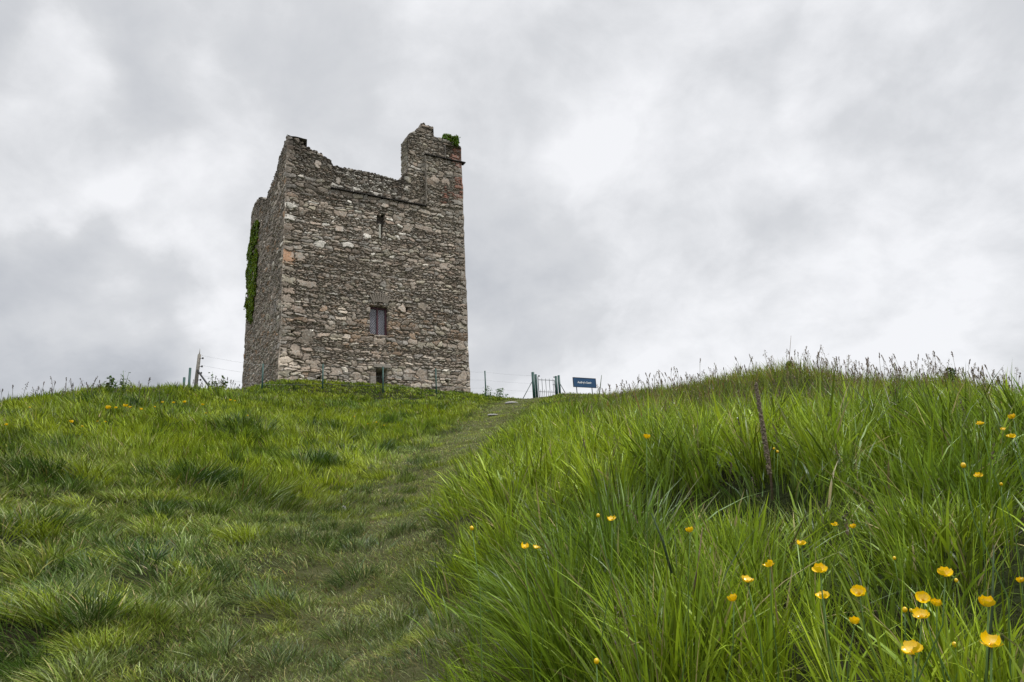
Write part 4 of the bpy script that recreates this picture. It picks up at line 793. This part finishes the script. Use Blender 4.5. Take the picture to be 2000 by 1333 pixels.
    tag(link('tall_grass', npmesh('tall_grass', V, q, tr, C), grassm), 'dense tall bright green grass covering the bank on the right of the path', 'grass', kind='stuff')
bank()

# ------------------------------------------------------------------ seeding grasses on the skylines and through the tall grass
def seedgrass(name, x, y, H, style, colS, colH, label, lw=1.0):
    V = []; Q = []; C = []; r = np.random.default_rng(len(x)+3); zg = ground(x, y); nb = 0
    for k in range(len(x)):
        d = math.hypot(x[k], y[k]); w_ = .0008*max(1, (d/2.2)**.8)*lw; lx, ly = r.normal(0, .10, 2); h = H[k]; P = []
        bend = r.uniform(0, .18)*(1 if r.random() < .5 else -1)
        for s in (0, .25, .5, .75, 1): P.append(np.array([x[k]+h*(lx*s+bend*s**3), y[k]+h*ly*s, zg[k]+h*s]))
        sd_ = np.array([1, .2, 0])*w_
        for s in range(4):
            V += [P[s]-sd_, P[s]+sd_, P[s+1]+sd_*.8, P[s+1]-sd_*.8]; Q.append((nb, nb+1, nb+2, nb+3)); nb += 4; C += [colS]*4
        cs = np.array(colH)*r.uniform(.6, 1.3); st = style if style < 2 else r.integers(0, 2)
        ns = 22 if st == 0 else 16
        for m in range(ns):
            s = 1-.33*(m/ns) if st == 0 else 1-.16*(m/ns); c0 = P[3]+(P[4]-P[3])*((s-.75)/.25) if s > .75 else P[2]+(P[3]-P[2])*((s-.5)/.25)
            spread = h*(.02+.12*(m/ns))*r.uniform(.2, 1) if st == 0 else h*.008
            th = r.uniform(0, 6.28); o = np.array([math.cos(th)*spread, math.sin(th)*spread, spread*.5*r.uniform(-.3, 1)]); sz = (.0045 if st == 0 else .0062)*max(1, (d/3)**.72)*r.uniform(.6, 1.2)
            a = unit(r.normal(size=3)*.5+np.array([0, 0, 1.0]))*sz; b = unit(np.cross(a, r.normal(size=3)))*sz*.42; c = c0+o
            V += [c-a, c+b, c+a, c-b]; Q.append((nb, nb+1, nb+2, nb+3)); nb += 4; C += [cs*r.uniform(.7, 1.2)]*4
            if st == 0 and m % 3 == 0:
                V += [c0-sd_*.4, c0+sd_*.4, c+sd_*.3, c-sd_*.3]; Q.append((nb, nb+1, nb+2, nb+3)); nb += 4; C += [colS]*4
    return tag(link(name, npmesh(name, np.array(V), np.array(Q), None, np.array(C)), grassm), label, 'grass', kind='stuff')
def crest_pts(n, px0, px1, Y0, Y1):
    px = rng.uniform(px0, px1, n); Yv = rng.uniform(Y0, Y1, n); return np.array([at(p, 750, q_)[0] for p, q_ in zip(px, Yv)]), Yv
x, y = crest_pts(210, 1580, 2080, 8.6, 10.2); seedgrass('seeding_grass', x, y, .20+.30*rng.random(len(x))**2, 2, (.19, .17, .09), (.20, .14, .11), 'purple-brown seeding grasses fringing the crest of the right hill')
x, y = crest_pts(170, 1150, 1620, 9.3, 14); seedgrass('seeding_grass', x, y, .22+.26*rng.random(len(x))**1.8, 2, (.18, .17, .08), (.20, .14, .10), 'mixed brown seed heads on the ridge between the blue sign and the right hill')
x = rng.uniform(1.5, 6.5, 260); y = rng.uniform(5.8, 9.3, 260); seedgrass('seeding_grass', x, y, rng.uniform(.25, .42, len(x)), 2, (.14, .13, .05), (.22, .16, .09), 'tawny seed heads scattered over the face of the right hill')
x, y = crest_pts(60, 0, 330, 14, 18); seedgrass('seeding_grass', x, y, (.22+.42*rng.random(len(x))**1.6), 2, (.12, .11, .07), (.14, .10, .09), 'sparse nodding seed heads along the left skyline', 1.0)
x, y = crest_pts(40, 330, 480, 22, 25); seedgrass('seeding_grass', x, y, rng.uniform(.25, .6, len(x)), 2, (.12, .11, .07), (.12, .09, .07), 'low seed heads between the strainer post and the tower foot', 1.0)
x = rng.uniform(.2, 4.0, 60); y = rng.uniform(1.6, 5.0, 60); k = bank_side(x, y) > .15; seedgrass('seeding_grass', x[k], y[k], rng.uniform(.30, .44, k.sum()), 2, (.13, .15, .05), (.14, .10, .07), 'thin brownish seed stalks standing in the near tall grass')

# ------------------------------------------------------------------ individual weeds, stalks and stones
def weed(px, pb, ptop, Y, label, n=60, spread=.35, cat='weed', col=(.06, .10, .02), name='leafy_weed', leaf=.06):
    P = at(px, pb, Y); zg = g1(P[0], Y); T = at(px, ptop, Y); h = T[2]-zg; root = empty(name, (P[0], Y, zg)); tag(root, label, cat); mb = MB(); r = np.random.default_rng(int(px)); Ps = []; Ns = []
    for s in range(3):
        lx = r.normal(0, .12); ly = r.normal(0, .12); hh = h*(1 if s == 0 else r.uniform(.6, .9)); pts = [np.array([lx*hh*q_, ly*hh*q_, hh*q_]) for q_ in (0, .4, .7, 1)]; mb.tube(pts, [.012, .009, .006, .003], 6)
        for m in range(n//3):
            q_ = r.uniform(.25, 1); c = np.array([lx*hh*q_, ly*hh*q_, hh*q_]); th = r.uniform(0, 6.28); rr = spread*h*(1.1-q_*.8)*r.uniform(.2, 1); Ps.append(c+np.array([math.cos(th)*rr, math.sin(th)*rr, -.05*rr])); Ns.append(unit(np.array([math.cos(th)*.4, math.sin(th)*.4, 1])+r.normal(0, .4, 3)))
    mb.build('stem', stemm, root, True); V, q, C = leaves(np.array(Ps), np.array(Ns), leaf, greens(len(Ps), r, col), r); link('leaves', npmesh('leaves', V, q, None, C), leafm, root); return root
weed(213, 765, 734, 17.5, 'dark leafy weed with nodding tips, left one on the left skyline', 70, .45, leaf=.085)
weed(241, 763, 722, 17.5, 'taller dark weed beside the leafy one on the left skyline', 60, .30, leaf=.065)
weed(416, 757, 727, 24.5, 'small upright thistle-like plant right of the strainer post', 60, .35, leaf=.10)
weed(432, 757, 736, 24.5, 'low nettle plant first right of the thistle-like one', 40, .4, leaf=.10); weed(440, 757, 737, 24.6, 'low nettle plant nearest the tower foot', 40, .4, leaf=.10)
weed(975, 780, 757, 30, 'leafy green nettle patch at the edge of the crest right of the tower', 150, .9, leaf=.08, col=(.06, .13, .02)); weed(955, 775, 755, 30, 'leafy nettle clump close to the last green fence post', 110, .8, leaf=.08, col=(.06, .13, .02))
weed(1545, 740, 707, 9.6, 'dark leafy clump on the summit bump of the right hill', 160, .8, leaf=.045, col=(.06, .10, .02)); weed(1862, 765, 718, 9.4, 'dense dark dock clump on the right hill crest', 260, .55, leaf=.05, col=(.055, .085, .02))
def broadleaf(px, py, Y, n, L, label):
    P = at(px, py, Y); zg = g1(P[0], Y); V = []; Q = []; C = []; r = np.random.default_rng(int(px)); nb = 0
    for k in range(n):
        th = r.uniform(0, 6.28); el_ = r.uniform(.5, 1.2); l = L*r.uniform(.6, 1.2); hd = np.array([math.cos(th), math.sin(th), 0]); sd_ = np.array([-math.sin(th), math.cos(th), 0]); cc = np.array((.065, .15, .02))*r.uniform(.6, 1.3); m = 8
        for j in range(m+1):
            s_ = j/m; w_ = l*.17*math.sin(math.pi*min(1, s_*.92+.04))**.8; c = hd*l*(s_*math.cos(el_)+.25*s_*s_)+EZ*l*(s_*math.sin(el_)-.35*s_**3)
            V += [c-sd_*w_+EZ*w_*.35, c, c+sd_*w_+EZ*w_*.35]; C += [cc*.9, cc*1.3, cc*.9]
            if j < m: b0 = nb+j*3; Q += [(b0, b0+1, b0+4, b0+3), (b0+1, b0+2, b0+5, b0+4)]
        nb += (m+1)*3
    return tag(link('dock_plant', npmesh('dock_plant', np.array(V), np.array(Q), None, np.array(C), True), leafm, None, (P[0], Y, zg)), label, 'plant')
broadleaf(1440, 985, 2.75, 14, .17, 'low broad-leaved dock plant in the dark hollow left of the dead stalk')
broadleaf(1565, 1010, 2.5, 12, .15, 'broad-leaved plant half hidden in grass right of the dead stalk')
broadleaf(1850, 1060, 1.75, 14, .14, 'broad-leaved plant in the dark hollow near the right edge')
broadleaf(985, 1230, 3.0, 9, .10, 'small broad-leaved plant at the foot of the tall grass beside the path')
# dead dock stalk
dB = at(1502, 930, 3.5); zg = min(dB[2], g1(dB[0], 3.5)); dk_ = empty('dock_stalk', (dB[0], 3.5, zg)); tag(dk_, 'dead brown dock seed spike standing alone in the right grass', 'dead plant'); T = at(1476, 748, 3.5)-np.array([dB[0], 3.5, zg])
brown = mat_simple('dead_brown_stalk', (.15, .11, .075), .9, .2, .5, 80, .4); mid = at(1492, 830, 3.5)-np.array([dB[0], 3.5, zg]); mb = MB(); mb.tube([(0, 0, -.02), tuple(mid*.5+np.array([.006, 0, 0])), tuple(mid), tuple(T)], [.007, .006, .005, .002], 8); mb.build('stem', brown, dk_, True)
mb = MB(); r = np.random.default_rng(9)
for m in range(520):
    s = r.uniform(.12, 1)**.8; c = (T*s+(mid-T*.5)*4*s*(1-s)*.25*2*.5) if s > .0 else T; th = r.uniform(0, 6.28); rr = .009*(1.15-s)**.4*r.uniform(.3, 1.1)
    mb.ball(c+np.array([math.cos(th)*rr*1.3, math.sin(th)*rr*1.3, 0]), .0052*r.uniform(.6, 1.3), 5, 3)
mb.build('seed_spike', mat_simple('dock_seeds', (.19, .155, .11), .9, .2, .3, 200, .5), dk_)
def stalk(p0, p1, Y, rad_, label, mat):
    a = at(p0[0], p0[1], Y); b = at(p1[0], p1[1], Y); zg = min(g1(b[0], Y), b[2]); root = empty('stalk', tuple(b)); mb = MB(); m_ = (a+b)/2+np.array([.004, 0, .003]); mb.tube([b*0-.0, m_-b, a-b], [rad_, rad_*.9, rad_*.4], 7)
    o = mb.build('plant_stalk', mat, None, True, tuple(b)); bpy.data.objects.remove(root); tag(o, label, 'stalk', 'bare plant stalks in the tall grass'); return o
dkg = mat_simple('dark_green_stalk', (.045, .07, .03), .8, .2, .3, 60, .4)
stalk((1272, 1002), (1312, 1120), 1.7, .0035, 'dark leaning stalk in the centre right grass left of the lone buttercup', dkg)
stalk((1372, 1030), (1352, 1170), 1.9, .003, 'brown upright stalk just right of the lone mid buttercup', brown); stalk((1941, 1065), (1925, 1333), .95, .0018, 'thick dark upright stalk near the right edge among foreground buttercups', dkg)
stalk((1175, 733), (1168, 790), 14, .012, 'bare dark stem sticking up right of the blue sign', dkg); stalk((1545, 656), (1538, 735), 9.6, .0045, 'single tall grass stem with seed head rising above the right hill', brown)
# its seed head
# fallen stones on the path
stonem = mat_simple('pale_field_stone', (.36, .35, .34), .9, .2, .8, 60, .3)
def stone(px, py, Y, rr, label, sq=(1, .7, .6)):
    P = at(px, py, Y); zg = g1(P[0], Y); mb = MB(); mb.ball((0, 0, 0), rr, 14, 9, sq); o = mb.build('stone', stonem, None, True, (P[0], Y, zg+rr*.35))
    for v in o.data.vertices: c = v.co; f = 1+.35*(float(vnoise(np.array([c.x/rr*1.3+px]), np.array([c.z/rr*1.3+c.y/rr+7]), 90)[0])-.5); v.co = c*f
    tag(o, label, 'stone', 'small stones on the path')
stone(672, 966, 8.2, .045, 'small pale upright stone lying in the turf on the left of the path', (.6, .5, 1)); stone(998, 792, 24.5, .16, 'flat pale stone near the top of the path below the gate', (1.4, .8, .35)); stone(962, 812, 20, .12, 'flat grey stone in the worn path below the topmost one', (1.5, .8, .3))
